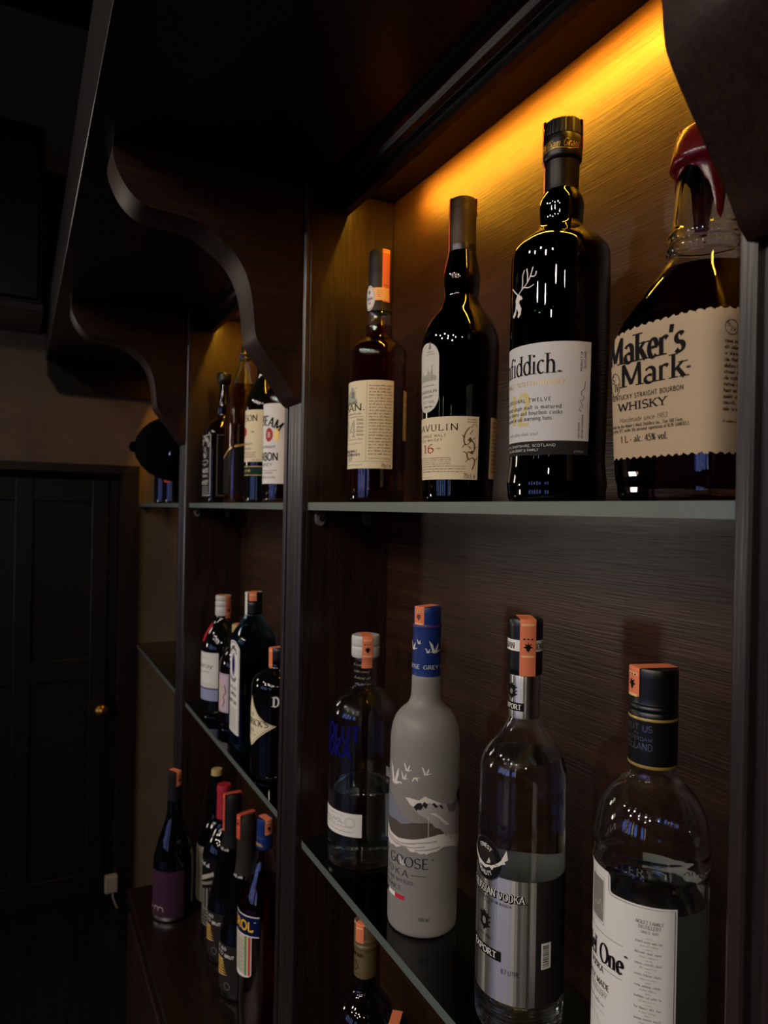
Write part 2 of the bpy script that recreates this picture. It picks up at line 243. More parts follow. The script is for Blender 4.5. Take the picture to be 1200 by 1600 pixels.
# ------------------------------------------------------------------ stroke lettering
def arc(cx, cy, rx, ry, a0, a1, n=9):
    return [(cx + rx * math.cos(math.radians(a0 + (a1 - a0) * i / n)), cy + ry * math.sin(math.radians(a0 + (a1 - a0) * i / n))) for i in range(n + 1)]
X = .66
GL = {
 'A': (.82, [[(.04, 0), (.41, 1)], [(.41, 1), (.78, 0)], [(.17, .34), (.65, .34)]], [(.04, 0), (.78, 0)]),
 'B': (.70, [[(.12, 0), (.12, 1)], [(.12, 1), (.36, 1)] + arc(.36, .765, .22, .235, 90, -90) + [(.12, .53)], [(.36, .53)] + arc(.38, .265, .26, .265, 90, -90) + [(.12, 0)]], [(.12, 0), (.12, 1)]),
 'C': (.78, [arc(.42, .5, .36, .5, 45, 315, 16)], []),
 'D': (.80, [[(.12, 0), (.12, 1)], [(.12, 1), (.34, 1)] + arc(.34, .5, .38, .5, 90, -90, 14) + [(.12, 0)]], [(.12, 0), (.12, 1)]),
 'E': (.66, [[(.12, 0), (.12, 1)], [(.12, 1), (.58, 1)], [(.12, .52), (.5, .52)], [(.12, 0), (.6, 0)]], [(.12, 0), (.12, 1)]),
 'F': (.62, [[(.12, 0), (.12, 1)], [(.12, 1), (.58, 1)], [(.12, .5), (.5, .5)]], [(.12, 0)]),
 'G': (.84, [arc(.42, .5, .36, .5, 45, 330, 16), [(.74, .42), (.74, .1)], [(.5, .44), (.76, .44)]], []),
 'H': (.84, [[(.12, 0), (.12, 1)], [(.72, 0), (.72, 1)], [(.12, .52), (.72, .52)]], [(.12, 0), (.12, 1), (.72, 0), (.72, 1)]),
 'I': (.36, [[(.18, 0), (.18, 1)]], [(.18, 0), (.18, 1)]),
 'J': (.5, [[(.36, 1), (.36, .22)] + arc(.19, .22, .17, .22, 0, -160, 7)], [(.36, 1)]),
 'K': (.78, [[(.12, 0), (.12, 1)], [(.66, 1), (.14, .42)], [(.3, .58), (.7, 0)]], [(.12, 0), (.12, 1), (.66, 1), (.7, 0)]),
 'L': (.64, [[(.12, 0), (.12, 1)], [(.12, 0), (.58, 0)], [(.58, 0), (.6, .2)]], [(.12, 0), (.12, 1)]),
 'M': (.98, [[(.12, 0), (.14, 1)], [(.14, 1), (.49, .1)], [(.49, .1), (.84, 1)], [(.84, 1), (.86, 0)]], [(.12, 0), (.86, 0)]),
 'N': (.86, [[(.12, 0), (.12, 1)], [(.12, 1), (.74, 0)], [(.74, 0), (.74, 1)]], [(.12, 0), (.74, 1)]),
 'O': (.86, [arc(.43, .5, .37, .5, 0, 360, 20)], []),
 'P': (.66, [[(.12, 0), (.12, 1)], [(.12, 1), (.34, 1)] + arc(.34, .75, .25, .25, 90, -90) + [(.12, .5)]], [(.12, 0), (.12, 1)]),
 'Q': (.86, [arc(.43, .5, .37, .5, 0, 360, 20), [(.48, .22), (.8, -.12)]], []),
 'R': (.76, [[(.12, 0), (.12, 1)], [(.12, 1), (.34, 1)] + arc(.34, .75, .25, .25, 90, -90) + [(.12, .5)], [(.36, .5), (.7, 0)]], [(.12, 0), (.12, 1), (.7, 0)]),
 'S': (.62, [arc(.31, .745, .24, .255, 30, 270, 10) + arc(.31, .245, .26, .245, 90, -150, 10)[1:]], []),
 'T': (.72, [[(.36, 0), (.36, 1)], [(.04, 1), (.68, 1)]], [(.36, 0)]),
 'U': (.82, [[(.12, 1), (.12, .32)] + arc(.41, .32, .29, .32, 180, 360, 10) + [(.7, 1)]], [(.12, 1), (.7, 1)]),
 'V': (.80, [[(.04, 1), (.4, 0)], [(.4, 0), (.76, 1)]], [(.04, 1), (.76, 1)]),
 'W': (1.1, [[(.04, 1), (.3, 0)], [(.3, 0), (.55, .9)], [(.55, .9), (.8, 0)], [(.8, 0), (1.06, 1)]], [(.04, 1), (1.06, 1)]),
 'X': (.78, [[(.06, 1), (.72, 0)], [(.7, 1), (.06, 0)]], [(.06, 0), (.72, 0)]),
 'Y': (.76, [[(.04, 1), (.38, .46)], [(.72, 1), (.38, .46)], [(.38, .46), (.38, 0)]], [(.38, 0), (.04, 1), (.72, 1)]),
 'Z': (.68, [[(.06, 1), (.62, 1)], [(.62, 1), (.06, 0)], [(.06, 0), (.64, 0)]], []),
 'a': (.58, [[(.12, .54)] + arc(.28, .47, .18, .19, 135, 0, 6) + [(.46, 0)], arc(.27, .17, .19, .17, 60, 330, 10)], [(.48, 0)]),
 'b': (.6, [[(.12, 1), (.12, 0)], arc(.32, .33, .22, .33, 0, 360, 14)], [(.12, 1)]),
 'c': (.52, [arc(.3, .33, .22, .33, 50, 310, 10)], []),
 'd': (.62, [[(.5, 1), (.5, 0)], arc(.3, .33, .22, .33, 0, 360, 14)], [(.5, 1), (.5, 0)]),
 'e': (.54, [[(.09, .36), (.48, .36)] + arc(.29, .33, .2, .33, 10, 315, 12)], []),
 'f': (.4, [[(.16, 0), (.16, .8)] + arc(.3, .8, .14, .2, 180, 40, 6), [(.03, .64), (.34, .64)]], [(.16, 0)]),
 'g': (.6, [[(.5, .64), (.5, -.1)] + arc(.3, -.1, .2, .2, 0, -150, 7), arc(.3, .33, .22, .32, 0, 360, 14)], []),
 'h': (.62, [[(.12, 0), (.12, 1)], arc(.3, .42, .18, .23, 170, 0, 7) + [(.48, 0)]], [(.12, 0), (.12, 1), (.48, 0)]),
 'i': (.28, [[(.14, 0), (.14, .64)], [(.14, .84), (.14, .96)]], [(.14, 0)]),
 'j': (.28, [[(.14, .64), (.14, -.2)], [(.14, .84), (.14, .96)]], []),
 'k': (.6, [[(.12, 0), (.12, 1)], [(.48, .64), (.14, .28)], [(.26, .42), (.54, 0)]], [(.12, 0), (.12, 1), (.54, 0), (.48, .64)]),
 'l': (.28, [[(.14, 0), (.14, 1)]], [(.14, 0), (.14, 1)]),
 'm': (.9, [[(.12, 0), (.12, .64)], arc(.27, .42, .15, .23, 170, 0, 6) + [(.42, 0)], arc(.59, .42, .17, .23, 170, 0, 6) + [(.76, 0)]], [(.12, 0), (.42, 0), (.76, 0)]),
 'n': (.62, [[(.12, 0), (.12, .64)], arc(.3, .42, .18, .23, 170, 0, 7) + [(.48, 0)]], [(.12, 0), (.48, 0)]),
 'o': (.58, [arc(.29, .33, .21, .33, 0, 360, 14)], []),
 'p': (.6, [[(.12, .64), (.12, -.26)], arc(.32, .33, .22, .33, 0, 360, 14)], [(.12, -.26)]),
 'q': (.6, [[(.5, .64), (.5, -.26)], arc(.3, .33, .22, .33, 0, 360, 14)], [(.5, -.26)]),
 'r': (.46, [[(.12, 0), (.12, .64)], arc(.28, .42, .16, .22, 170, 40, 5)], [(.12, 0)]),
 's': (.48, [arc(.24, .49, .16, .165, 30, 270, 8) + arc(.24, .165, .18, .165, 90, -150, 8)[1:]], []),
 't': (.4, [[(.17, .9), (.17, .14)] + arc(.29, .14, .12, .14, 180, 300, 5), [(.03, .64), (.34, .64)]], []),
 'u': (.62, [[(.12, .64), (.12, .22)] + arc(.29, .22, .17, .22, 180, 350, 7), [(.48, .64), (.48, 0)]], [(.12, .64), (.48, 0)]),
 'v': (.56, [[(.04, .64), (.28, 0)], [(.28, 0), (.52, .64)]], [(.04, .64), (.52, .64)]),
 'w': (.82, [[(.04, .64), (.23, 0)], [(.23, 0), (.41, .6)], [(.41, .6), (.59, 0)], [(.59, 0), (.78, .64)]], [(.04, .64), (.78, .64)]),
 'x': (.56, [[(.05, .64), (.51, 0)], [(.5, .64), (.05, 0)]], []),
 'y': (.56, [[(.04, .64), (.28, 0)], [(.52, .64), (.2, -.26)]], [(.04, .64), (.52, .64)]),
 'z': (.5, [[(.06, .64), (.44, .64)], [(.44, .64), (.06, 0)], [(.06, 0), (.46, 0)]], []),
 '0': (.62, [arc(.31, .5, .23, .5, 0, 360, 18)], []),
 '1': (.44, [[(.24, 0), (.24, 1)], [(.24, 1), (.06, .84)]], [(.24, 0)]),
 '2': (.62, [arc(.3, .73, .22, .27, 165, -30, 9) + [(.06, 0)], [(.06, 0), (.58, 0)]], []),
 '3': (.6, [arc(.28, .75, .2, .25, 150, -90, 9), arc(.28, .25, .24, .25, 90, -150, 10)], []),
 '4': (.64, [[(.44, 0), (.44, 1)], [(.44, 1), (.04, .3)], [(.04, .3), (.6, .3)]], [(.44, 0)]),
 '5': (.6, [[(.5, 1), (.14, 1)], [(.14, 1), (.12, .56)], arc(.28, .31, .24, .31, 120, -150, 11)], []),
 '6': (.62, [arc(.42, .5, .34, .5, 80, 190, 8), arc(.31, .3, .23, .3, 0, 360, 15)], []),
 '7': (.56, [[(.04, 1), (.54, 1)], [(.54, 1), (.18, 0)]], []),
 '8': (.6, [arc(.3, .76, .2, .24, 0, 360, 14), arc(.3, .26, .24, .26, 0, 360, 14)], []),
 '9': (.62, [arc(.31, .7, .23, .3, 0, 360, 15), arc(.2, .5, .34, .5, 10, -80, 8)], []),
 '.': (.26, [[(.13, 0), (.13, .13)]], []), ',': (.26, [[(.15, .12), (.09, -.14)]], []), "'": (.22, [[(.13, 1), (.08, .72)]], []), '-': (.4, [[(.06, .34), (.34, .34)]], []),
 ':': (.26, [[(.13, 0), (.13, .12)], [(.13, .5), (.13, .62)]], []), '/': (.44, [[(.04, -.1), (.4, 1.05)]], []), '*': (.3, [[(.15, .26), (.15, .44)]], []),
 '%': (.8, [arc(.2, .76, .13, .22, 0, 360, 10), arc(.6, .24, .13, .22, 0, 360, 10), [(.68, 1), (.12, 0)]], []),
 '&': (.82, [arc(.34, .78, .16, .2, -60, 240, 10) + [(.74, 0)], arc(.34, .26, .26, .28, 120, 370, 12)], []),
 '(R)': (.3, [arc(.15, .85, .13, .13, 0, 360, 12), [(.11, .79), (.11, .92)], [(.11, .9), (.18, .88), (.12, .85), (.19, .79)]], []),
}

class Art:
    """flat artwork in (u, z) millimetres, later wrapped onto a bottle"""
    def __init__(s): s.items = []            # (polygon, material, layer)
    def quad(s, pts, mat, layer=1): s.items.append((pts, mat, layer))
    def poly(s, pts, mat, layer=1, du=2.5):
        us = sorted(set(round(p[0], 4) for p in pts)); full = []
        for a, b in zip(us, us[1:]):
            k = max(1, math.ceil((b - a) / du)); full += [a + (b - a) * i / k for i in range(k)]
        full.append(us[-1]); n = len(pts)
        for a, b in zip(full, full[1:]):
            if b - a < 1e-4: continue
            mid = (a + b) / 2; cr = []
            for i in range(n):
                p, q = pts[i], pts[(i + 1) % n]
                if (p[0] - mid) * (q[0] - mid) < 0:
                    g = lambda u: p[1] + (q[1] - p[1]) * (u - p[0]) / (q[0] - p[0])
                    cr.append((g(mid), g(a), g(b)))
            cr.sort()
            for lo, hi in zip(cr[::2], cr[1::2]): s.items.append(([(a, lo[1]), (b, lo[2]), (b, hi[2]), (a, hi[1])], mat, layer))
    def rect(s, u0, z0, u1, z1, mat, layer=1): s.poly([(u0, z0), (u1, z0), (u1, z1), (u0, z1)], mat, layer)
    def frame(s, u0, z0, u1, z1, w, mat, layer=1):
        s.rect(u0, z0, u1, z0 + w, mat, layer); s.rect(u0, z1 - w, u1, z1, mat, layer); s.rect(u0, z0 + w, u0 + w, z1 - w, mat, layer); s.rect(u1 - w, z0 + w, u1, z1 - w, mat, layer)
    def ellipse(s, cu, cz, ru, rz, mat, layer=1, n=28): s.poly([(cu + ru * math.cos(2 * math.pi * i / n + .01), cz + rz * math.sin(2 * math.pi * i / n + .01)) for i in range(n)], mat, layer)
    def stroke(s, pts, w, mat, layer=1, thin=None, f=None, serif=None):
        """ribbon along pts; with thin the pen is broad on downstrokes and narrow on cross strokes"""
        n = len(pts)
        if n < 2: return
        wid = []; nor = []
        for i in range(n):
            a = pts[max(0, i - 1)]; b = pts[min(n - 1, i + 1)]; dx, dy = b[0] - a[0], b[1] - a[1]; L = math.hypot(dx, dy) or 1e-9; dx /= L; dy /= L
            nor.append((-dy, dx)); k = w if thin is None else thin + (w - thin) * abs(math.sin(math.atan2(dy, dx) - 0.38)) ** 1.3
            wid.append(k / 2)
        for i in range(n - 1):
            q = [(pts[i][0] + nor[i][0] * wid[i], pts[i][1] + nor[i][1] * wid[i]), (pts[i][0] - nor[i][0] * wid[i], pts[i][1] - nor[i][1] * wid[i]),
                 (pts[i + 1][0] - nor[i + 1][0] * wid[i + 1], pts[i + 1][1] - nor[i + 1][1] * wid[i + 1]), (pts[i + 1][0] + nor[i + 1][0] * wid[i + 1], pts[i + 1][1] + nor[i + 1][1] * wid[i + 1])]
            if f: q = [f(*p) for p in q]
            if max(p[0] for p in q) - min(p[0] for p in q) > 2.8 and not f: s.poly(q, mat, layer)
            elif max(p[0] for p in q) - min(p[0] for p in q) > 2.8:
                k = 4
                for j in range(k):
                    t0, t1 = j / k, (j + 1) / k; lp = lambda A, B, t: (A[0] + (B[0] - A[0]) * t, A[1] + (B[1] - A[1]) * t)
                    s.items.append(([lp(q[0], q[3], t0), lp(q[1], q[2], t0), lp(q[1], q[2], t1), lp(q[0], q[3], t1)], mat, layer))
            else: s.items.append((q, mat, layer))
    def text(s, txt, u0, u1, z, h, mat='ink', w=.15, thin=None, serif=False, slant=0., layer=2, f=None, gap=.06):
        """lettering whose baseline is z, capitals h tall, stretched to run from u0 to u1"""
        seq = []; i = 0
        while i < len(txt):
            if txt.startswith('(R)', i): seq.append('(R)'); i += 3
            else: seq.append(txt[i]); i += 1
        tot = sum((GL[c][0] if c != ' ' else .42) + gap for c in seq) - gap
        sx = (u1 - u0) / tot; x = 0
        for c in seq:
            if c == ' ': x += .42 + gap; continue
            gw, st, sf = GL[c]
            tr = (lambda px, py, x=x: (u0 + (x + px) * sx + slant * py * h, z + py * h)) if f is None else (lambda px, py, x=x: f((x + px) / tot, py))
            asp = sx / h if f is None else 1.0                      # pen widths are kept even under stretching
            for path in st:
                P = [tr(*p) for p in path] if f is None else path
                if f is None: s.stroke(P, w * h, mat, layer, None if thin is None else thin * h)
                else: s.stroke(path, w, mat, layer, thin, f=tr)
            if serif:
                for (px, py) in sf:
                    L = w * 1.15; t = (thin if thin is not None else w) * .62; sg = 1 if py <= .01 or py < 0 else -1
                    Lx = L / asp
                    q = [tr(px - Lx, py), tr(px + Lx, py), tr(px + Lx, py + sg * t), tr(px - Lx, py + sg * t)]
                    s.items.append((q, mat, layer))
            x += gw + gap
    def arch(s, txt, cu, cz, R, a0, a1, h, mat='ink', w=.15, thin=None, serif=False, layer=2, down=False):
        def f(t, y):
            a = math.radians(a0 + (a1 - a0) * t); r = R - y * h if down else R + y * h
            return (cu + r * math.cos(a), cz + r * math.sin(a))
        s.text(txt, 0, 1, 0, 1, mat, w, thin, serif, 0, layer, f)
    def scribble(s, u0, u1, z, h, mat='ink', w=.16, seed=0, slant=0.15, layer=2):
        """a line of print too small to read: rows of little pen marks in word-long runs"""
        r = random.Random(seed); u = u0
        while u < u1:
            for _ in range(r.randint(2, 8)):
                if u > u1 - h * .3: u = u1 + 1; break
                hh = h * r.choice((.62, .62, .66, 1.0, .7)); k = r.random()
                s.stroke([(u, z), (u + slant * hh, z + hh)], w * h, mat, layer)
                if k < .7: s.stroke([(u + slant * h * .6, z + h * .6), (u + h * .3 + slant * h * .3, z + (h * .6 if k < .35 else 0))], w * h * .8, mat, layer)
                u += h * .46
            u += h * .5
    def wrap(s, B, name, parent, base=0.15, step=0.12):
        mb = MB()
        for pts, mat, layer in s.items:
            k = 1
            if len(pts) == 4: k = max(1, math.ceil((max(p[1] for p in pts) - min(p[1] for p in pts)) / 5.0))
            if k == 1: mb.face([B.P(u, z, base + step * layer) for u, z in pts], mat); continue
            a, b, c, d = pts
            if abs(a[1] - d[1]) + abs(b[1] - c[1]) < abs(a[1] - b[1]) + abs(d[1] - c[1]): a, b, c, d = b, c, d, a
            L = [(a[0] + (d[0] - a[0]) * i / k, a[1] + (d[1] - a[1]) * i / k) for i in range(k + 1)]; R = [(b[0] + (c[0] - b[0]) * i / k, b[1] + (c[1] - b[1]) * i / k) for i in range(k + 1)]
            mb.grid([[B.P(*p, base + step * layer), B.P(*q, base + step * layer)] for p, q in zip(L, R)], mat)
        return mb.build(name, parent)

# ------------------------------------------------------------------ bottles
def sup(th, n):
    if n <= 2.001: return 1.0
    return (abs(math.sin(th)) ** n + abs(math.cos(th)) ** n) ** (-1.0 / n)

class Bottle:
    def __init__(s, name, label, cat, pos, prof, n=2.0, nz=None, group=None, ref=None, seg=56, smooth=1, rz=0.0, base=4.0):
        s.root = empty(name, pos, label, cat, group); s.root.rotation_euler = (0, 0, rz)
        s.n = n; s.nz = nz; s.seg = seg if n <= 2.001 else max(seg, 88)
        p = [(r, z) for r, z in prof if z > 9]
        r0 = p[0][0] if p else prof[0][0]
        p = [(max(r0 - base, 1), 0.0), (r0 - .9, 1.2), (r0, 6.0)] + [q for q in p if q[1] > 9]
        s.prof = dense(chaikin(p, smooth))
        zm = (s.prof[-1][1]) * .3
        s.ref = ref or s.rad(zm)
        if n > 2.001:                                    # arc length table for flat sided bottles
            s.tab = [(0.0, 0.0)]; L = 0; N = 720; pr = (0, 1)
            for i in range(1, N + 1):
                t = math.pi * i / N; q = sup(t, n); c = (q * math.sin(t), q * math.cos(t)); L += math.hypot(c[0] - pr[0], c[1] - pr[1]); pr = c; s.tab.append((L, t))
    def rad(s, z):
        p = s.prof
        if z <= p[0][1]: return p[0][0]
        for (r0, z0), (r1, z1) in zip(p, p[1:]):
            if z0 <= z <= z1: return r0 + (r1 - r0) * (z - z0) / (z1 - z0 + 1e-9)
        return p[-1][0]
    def ex(s, z):
        if s.nz is None or s.n <= 2.001: return s.n
        t = min(1, max(0, (z - s.nz[0]) / (s.nz[1] - s.nz[0]))); t = t * t * (3 - 2 * t)
        return 1 / ((1 - t) / s.n + t / 2.0)
    def th(s, u):
        if s.n <= 2.001: return u / s.ref
        L = abs(u) / s.ref; k = min(len(s.tab) - 2, int(L / s.tab[-1][0] * 720)); 
        while k > 0 and s.tab[k][0] > L: k -= 1
        while k < len(s.tab) - 2 and s.tab[k + 1][0] < L: k += 1
        a, b = s.tab[k], s.tab[k + 1]; t = a[1] + (b[1] - a[1]) * (L - a[0]) / (b[0] - a[0] + 1e-9)
        return math.copysign(t, u)
    def pt(s, th, z, off=0.0, r=None):
        q = (s.rad(z) if r is None else r) * sup(th, s.ex(z)) + off
        return (q * math.sin(th) * .001, -q * math.cos(th) * .001, z * .001)
    def P(s, u, z, off): return s.pt(s.th(u), z, off)
    def ring(s, r, z): return [s.pt(2 * math.pi * i / s.seg, z, 0, r) for i in range(s.seg)]
    def shell(s, rows, name, mat, caps=True):
        mb = MB(); R = [s.ring(max(r, .05), z) for r, z in rows]; mb.grid(R, mat, True); n = s.seg
        if caps:
            k = mb.mi(mat); mb.f.append(tuple(range(n))[::-1]); mb.m.append(k); e = len(mb.v) - n; mb.f.append(tuple(range(e, e + n))); mb.m.append(k)
        o = mb.build(name, s.root, True)
        e = o.modifiers.new('split', 'EDGE_SPLIT'); e.split_angle = math.radians(50)
        return o
    def body_glass(s, mat, wall=2.2, bottom=6.0, liquid=None, level=None, name='glass_body', ztop=None):
        O = [q for q in s.prof if ztop is None or q[1] <= ztop]
        I = [(max(r - wall, 2.0), z) for r, z in O if z > bottom + 3]
        I = [(max(s.rad(bottom + 3) - wall - 3, 2), bottom)] + [(max(s.rad(bottom + 2) - wall - .6, 2), bottom + 1.2)] + I
        mb = MB(); rows = O + [(r, z) for r, z in reversed(I)]
        rows[len(O)] = (rows[len(O)][0], O[-1][1])
        mb.grid([s.ring(r, z) for r, z in rows], mat, True); n = s.seg; k = mb.mi(mat)
        mb.f.append(tuple(range(n))[::-1]); mb.m.append(k); e = len(mb.v) - n; mb.f.append(tuple(range(e, e + n))); mb.m.append(k)
        o = mb.build(name, s.root, True)
        if liquid:
            L = [(r + .25, z - (.25 if i == 0 else 0)) for i, (r, z) in enumerate(I) if z < level] + [(max(s.rad(level) - wall, 2) + .25, level)]
            s.shell(L, 'liquid', liquid)
        return o
    def body_solid(s, mat, name='glass_body'): return s.shell(s.prof, name, mat)
    def cap(s, prof, mat, name='cap', smooth=0):
        p = dense(chaikin(prof, smooth)); keep = s.n; s.n = 2.0
        s.capprof = p; o = s.shell(p, name, mat); s.n = keep; return o
    def strip(s, th, w, zf, zb, ztop, rc, mats=('tax_orange', 'ink', 'tax_pale'), leaf=None, name='tax_strip'):
        """paper excise strip over the cap: up one side, across the top, down the other; rc(z) is the radius it lies on"""
        off = .35; path = []
        zs = [zf + (ztop - zf) * i / 10 for i in range(11)]; path += [(rc(z) + off, z, 1) for z in zs]
        rt = rc(ztop); path += [(rt * k, ztop + off, 0) for k in (.9, .5, 0, -.5, -.9)]
        if zb is not None: path += [(-(rc(z) + off), z, 1) for z in [ztop + (zb - ztop) * i / 8 for i in range(9)]]
        d = (math.sin(th), -math.cos(th)); e = (math.cos(th), math.sin(th))
        def M(rho, z, l, side, dz=0.0):
            R = abs(rho)
            if side: q = math.sqrt(max(R * R - l * l, .01)); q = math.copysign(q, rho)
            else: lim = math.sqrt(max(rt * rt - l * l, .01)); q = max(-lim, min(lim, rho))
            return ((d[0] * q + e[0] * l) * .001, (d[1] * q + e[1] * l) * .001, (z + dz) * .001)
        mb = MB(); K = 6
        mb.grid([[M(r, z, w * (i / K - .5), sd) for i in range(K + 1)] for r, z, sd in path], mats[0])
        def side(l0, l1, z0, z1, mat, lift=.2):
            N = 4; mb.grid([[M(rc(z) + off + lift, z, l0 + (l1 - l0) * i / N, 1) for i in range(N + 1)] for z in (z0, z1)], mat)
        side(-w * .42, w * .42, ztop - 5.2, ztop - 3.2, mats[2])
        if leaf:
            cz = leaf; R = w * .34
            angs = [(90, 1.0), (72, .45), (45, .95), (25, .42), (0, .9), (-30, .45), (-60, .6), (-90, .9), (-120, .6), (-150, .45), (180, .9), (155, .42), (135, .95), (108, .45)]
            pts = [(R * q * math.cos(math.radians(a)), cz + R * q * math.sin(math.radians(a))) for a, q in angs]
            for i in range(len(pts)):
                A, B2 = pts[i], pts[(i + 1) % len(pts)]
                mb.face([M(rc(q[1]) + off + .25, q[1], q[0], 1) for q in ((0, cz), A, B2)], mats[1])
            side(-w * .4, w * .4, cz - R * 1.9, cz - R * 1.5, mats[2]); 
            for i in range(3): side(-w * .3 + i * w * .24, -w * .3 + i * w * .24 + w * .12, cz + R * 1.35, cz + R * 1.6, mats[1])
        return mb.build(name, s.root, True)

def paper(A, u0, z0, u1, z1, mat): A.rect(u0, z0, u1, z1, mat, 0)

# ------------------------------------------------------------------ the room
FL = 0.25
def structure(name, boxes, bevel=0.0):
    mb = MB()
    for bx, mat in boxes: mb.box(*bx, mat)
    return tag(mb.build(name, None, bevel=bevel), kind='structure')
structure('floor', [((-4.0, 3.5, -4.6, .5, FL - .1, FL), 'floor_wood')])
structure('ceiling', [((-4.0, 3.5, -4.6, .6, 2.95, 3.05), 'ceiling_paint')])
structure('wall_back', [((-4.0, 3.5, .482, .60, FL, 2.95), 'dark_paint')])
structure('wall_right', [((3.5, 3.6, -4.6, .6, FL, 2.95), 'dark_paint')])
# wall with the windows, across the room
structure('wall_front', [((-4.0, 3.5, -4.7, -4.6, FL, 2.95), 'dark_paint')])
for i, (x, z0, z1) in enumerate([(-1.7, .95, 2.05), (-.55, .95, 2.05), (.6, .95, 2.05), (1.9, .95, 2.05)]):
    o = structure('window_%d' % (i + 1), [((x - .22, x + .22, -4.598, -4.585, z0, z1), 'window_blue'), ((x - .26, x + .26, -4.6, -4.57, z0 - .05, z0), 'trim_wood'), ((x - .26, x + .26, -4.6, -4.57, z1, z1 + .05), 'trim_wood'),
                                         ((x - .26, x - .22, -4.6, -4.57, z0, z1), 'trim_wood'), ((x + .22, x + .26, -4.6, -4.57, z0, z1), 'trim_wood'), ((x - .012, x + .012, -4.6, -4.572, z0, z1), 'trim_wood'), ((x - .22, x + .22, -4.6, -4.572, 1.49, 1.51), 'trim_wood')])
for i, x in enumerate((-1.12, .03, 2.5)):      # tall tube lights between the windows
    t = empty('tube_light', (x, -4.598, 1.55), ('tube light on the window wall across the room, number %s from the end wall' % 'one two three'.split()[i]), 'wall light', 'tube lights across the room')
    mb = MB(); mb.box(-.05, .05, 0.0, .02, -.72, .72, 'dark_paint'); mb.build('bracket', t)
    mb = MB(); mb.grid([[(.028 * math.cos(math.pi * k / 8), .05 + .028 * math.sin(math.pi * k / 8), z) for k in range(16)] for z in (-.68, .68)], 'tube_white', True); mb.build('tube', t, True)
# far wall at the end of the back bar: plaster over a dark doorway
structure('wall_left', [((-2.46, -2.36, -4.6, .482, 1.62, 2.95), 'plaster'), ((-2.46, -2.36, -4.6, -.75, FL, 1.62), 'plaster'), ((-2.46, -2.36, .335, .482, FL, 1.62), 'plaster')])
structure('trim_1', [((-2.36, -2.335, -.80, .335, 1.60, 1.625), 'trim_wood'), ((-2.44, -2.338, .285, .335, FL, 1.60), 'trim_wood'), ((-2.44, -2.338, -.80, -.75, FL, 1.60), 'trim_wood')])
d = structure('door_1', [((-2.445, -2.415, -.75, .285, FL, 1.60), 'door_wood')] + [((-2.415, -2.405, y, y + .05, FL + .02, 1.58), 'door_wood') for y in (-.74, -.36, -.01, .205)] +
              [((-2.415, -2.4062, -.74, .255, z, z + .07), 'door_wood') for z in (FL + .02, .95, 1.51)], 0.003)
kb = MB(); kb.grid([[(-2.405 + q, .24 + r * math.cos(a * math.pi / 8), .86 + r * math.sin(a * math.pi / 8)) for a in range(16)] for q, r in ((0, .012), (.02, .008), (.028, .02), (.045, .024), (.058, .016), (.062, .002))], 'brass', True)
kb.build('door_knob', d, True)

# ------------------------------------------------------------------ the back bar
BAR = empty('back_bar', (0, 0, 0), 'dark varnished back bar frame with fluted posts and overhanging canopy', 'back bar')
PX = [-2.36, -1.687, -.953, -.245]             # left faces of posts; the first bay begins at the far wall
PW = .071
BAYS = [(-2.358, -1.687), (-1.616, -.953), (-.882, -.245)]
for i, (a, b) in enumerate(BAYS):
    mb = MB(); mb.box(a - .03, b + .03, .460, .474, FL if i == 0 else .64, 1.94, 'wood_horizontal'); mb.build('back_panel', BAR)
mb = MB(); mb.box(-.21, .45, .460, .474, .64, 1.94, 'wood_horizontal'); mb.build('back_panel', BAR)
for a in PX[1:]:
    mb = MB(); mb.box(a, a + PW, .338, .460, FL if a < -1.6 else .6705, 1.93, 'wood_vertical'); mb.build('side_panel', BAR, bevel=.0012)
    # fluted face: bead, deep groove, then narrow reeds
    p = [(0, 0), (0, -8), (1.5, -10), (8.5, -10), (10, -8), (10.5, -1), (19.5, -1), (20, -9), (21.5, -10.5), (26, -10.5), (27.5, -8), (29.5, -8), (31, -10.5), (39, -10.5), (40.5, -7.5), (43, -7.5), (44.5, -10.5), (52, -10.5),
         (53.5, -8), (55.5, -8), (57, -10.5), (68, -10.5), (70, -9), (71, -7), (71, 0)]
    mb = MB(); mb.prism([(a + q[0] * .001, .337 + q[1] * .00075) for q in p], 2, FL if a < -1.6 else .6705, 1.93, 'wood_post'); fixn(mb.build('fluted_post', BAR))
for a, b in BAYS:
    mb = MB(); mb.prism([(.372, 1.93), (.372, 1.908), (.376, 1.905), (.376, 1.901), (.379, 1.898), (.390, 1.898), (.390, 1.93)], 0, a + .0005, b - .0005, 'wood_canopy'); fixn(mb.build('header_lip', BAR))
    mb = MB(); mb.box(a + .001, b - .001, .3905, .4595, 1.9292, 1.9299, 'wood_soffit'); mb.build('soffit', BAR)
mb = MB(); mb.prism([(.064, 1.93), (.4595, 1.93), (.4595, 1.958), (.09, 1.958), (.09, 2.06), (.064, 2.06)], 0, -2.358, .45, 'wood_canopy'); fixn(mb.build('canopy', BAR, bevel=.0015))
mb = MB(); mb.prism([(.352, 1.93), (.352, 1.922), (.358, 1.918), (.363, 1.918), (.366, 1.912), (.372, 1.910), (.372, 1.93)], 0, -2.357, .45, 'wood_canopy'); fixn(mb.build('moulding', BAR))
mb = MB(); mb.prism([(.068, 1.93), (.068, 1.885), (.10, 1.835), (.40, 1.835), (.40, 1.93)], 0, -2.357, -2.325, 'wood_canopy'); fixn(mb.build('end_board', BAR))
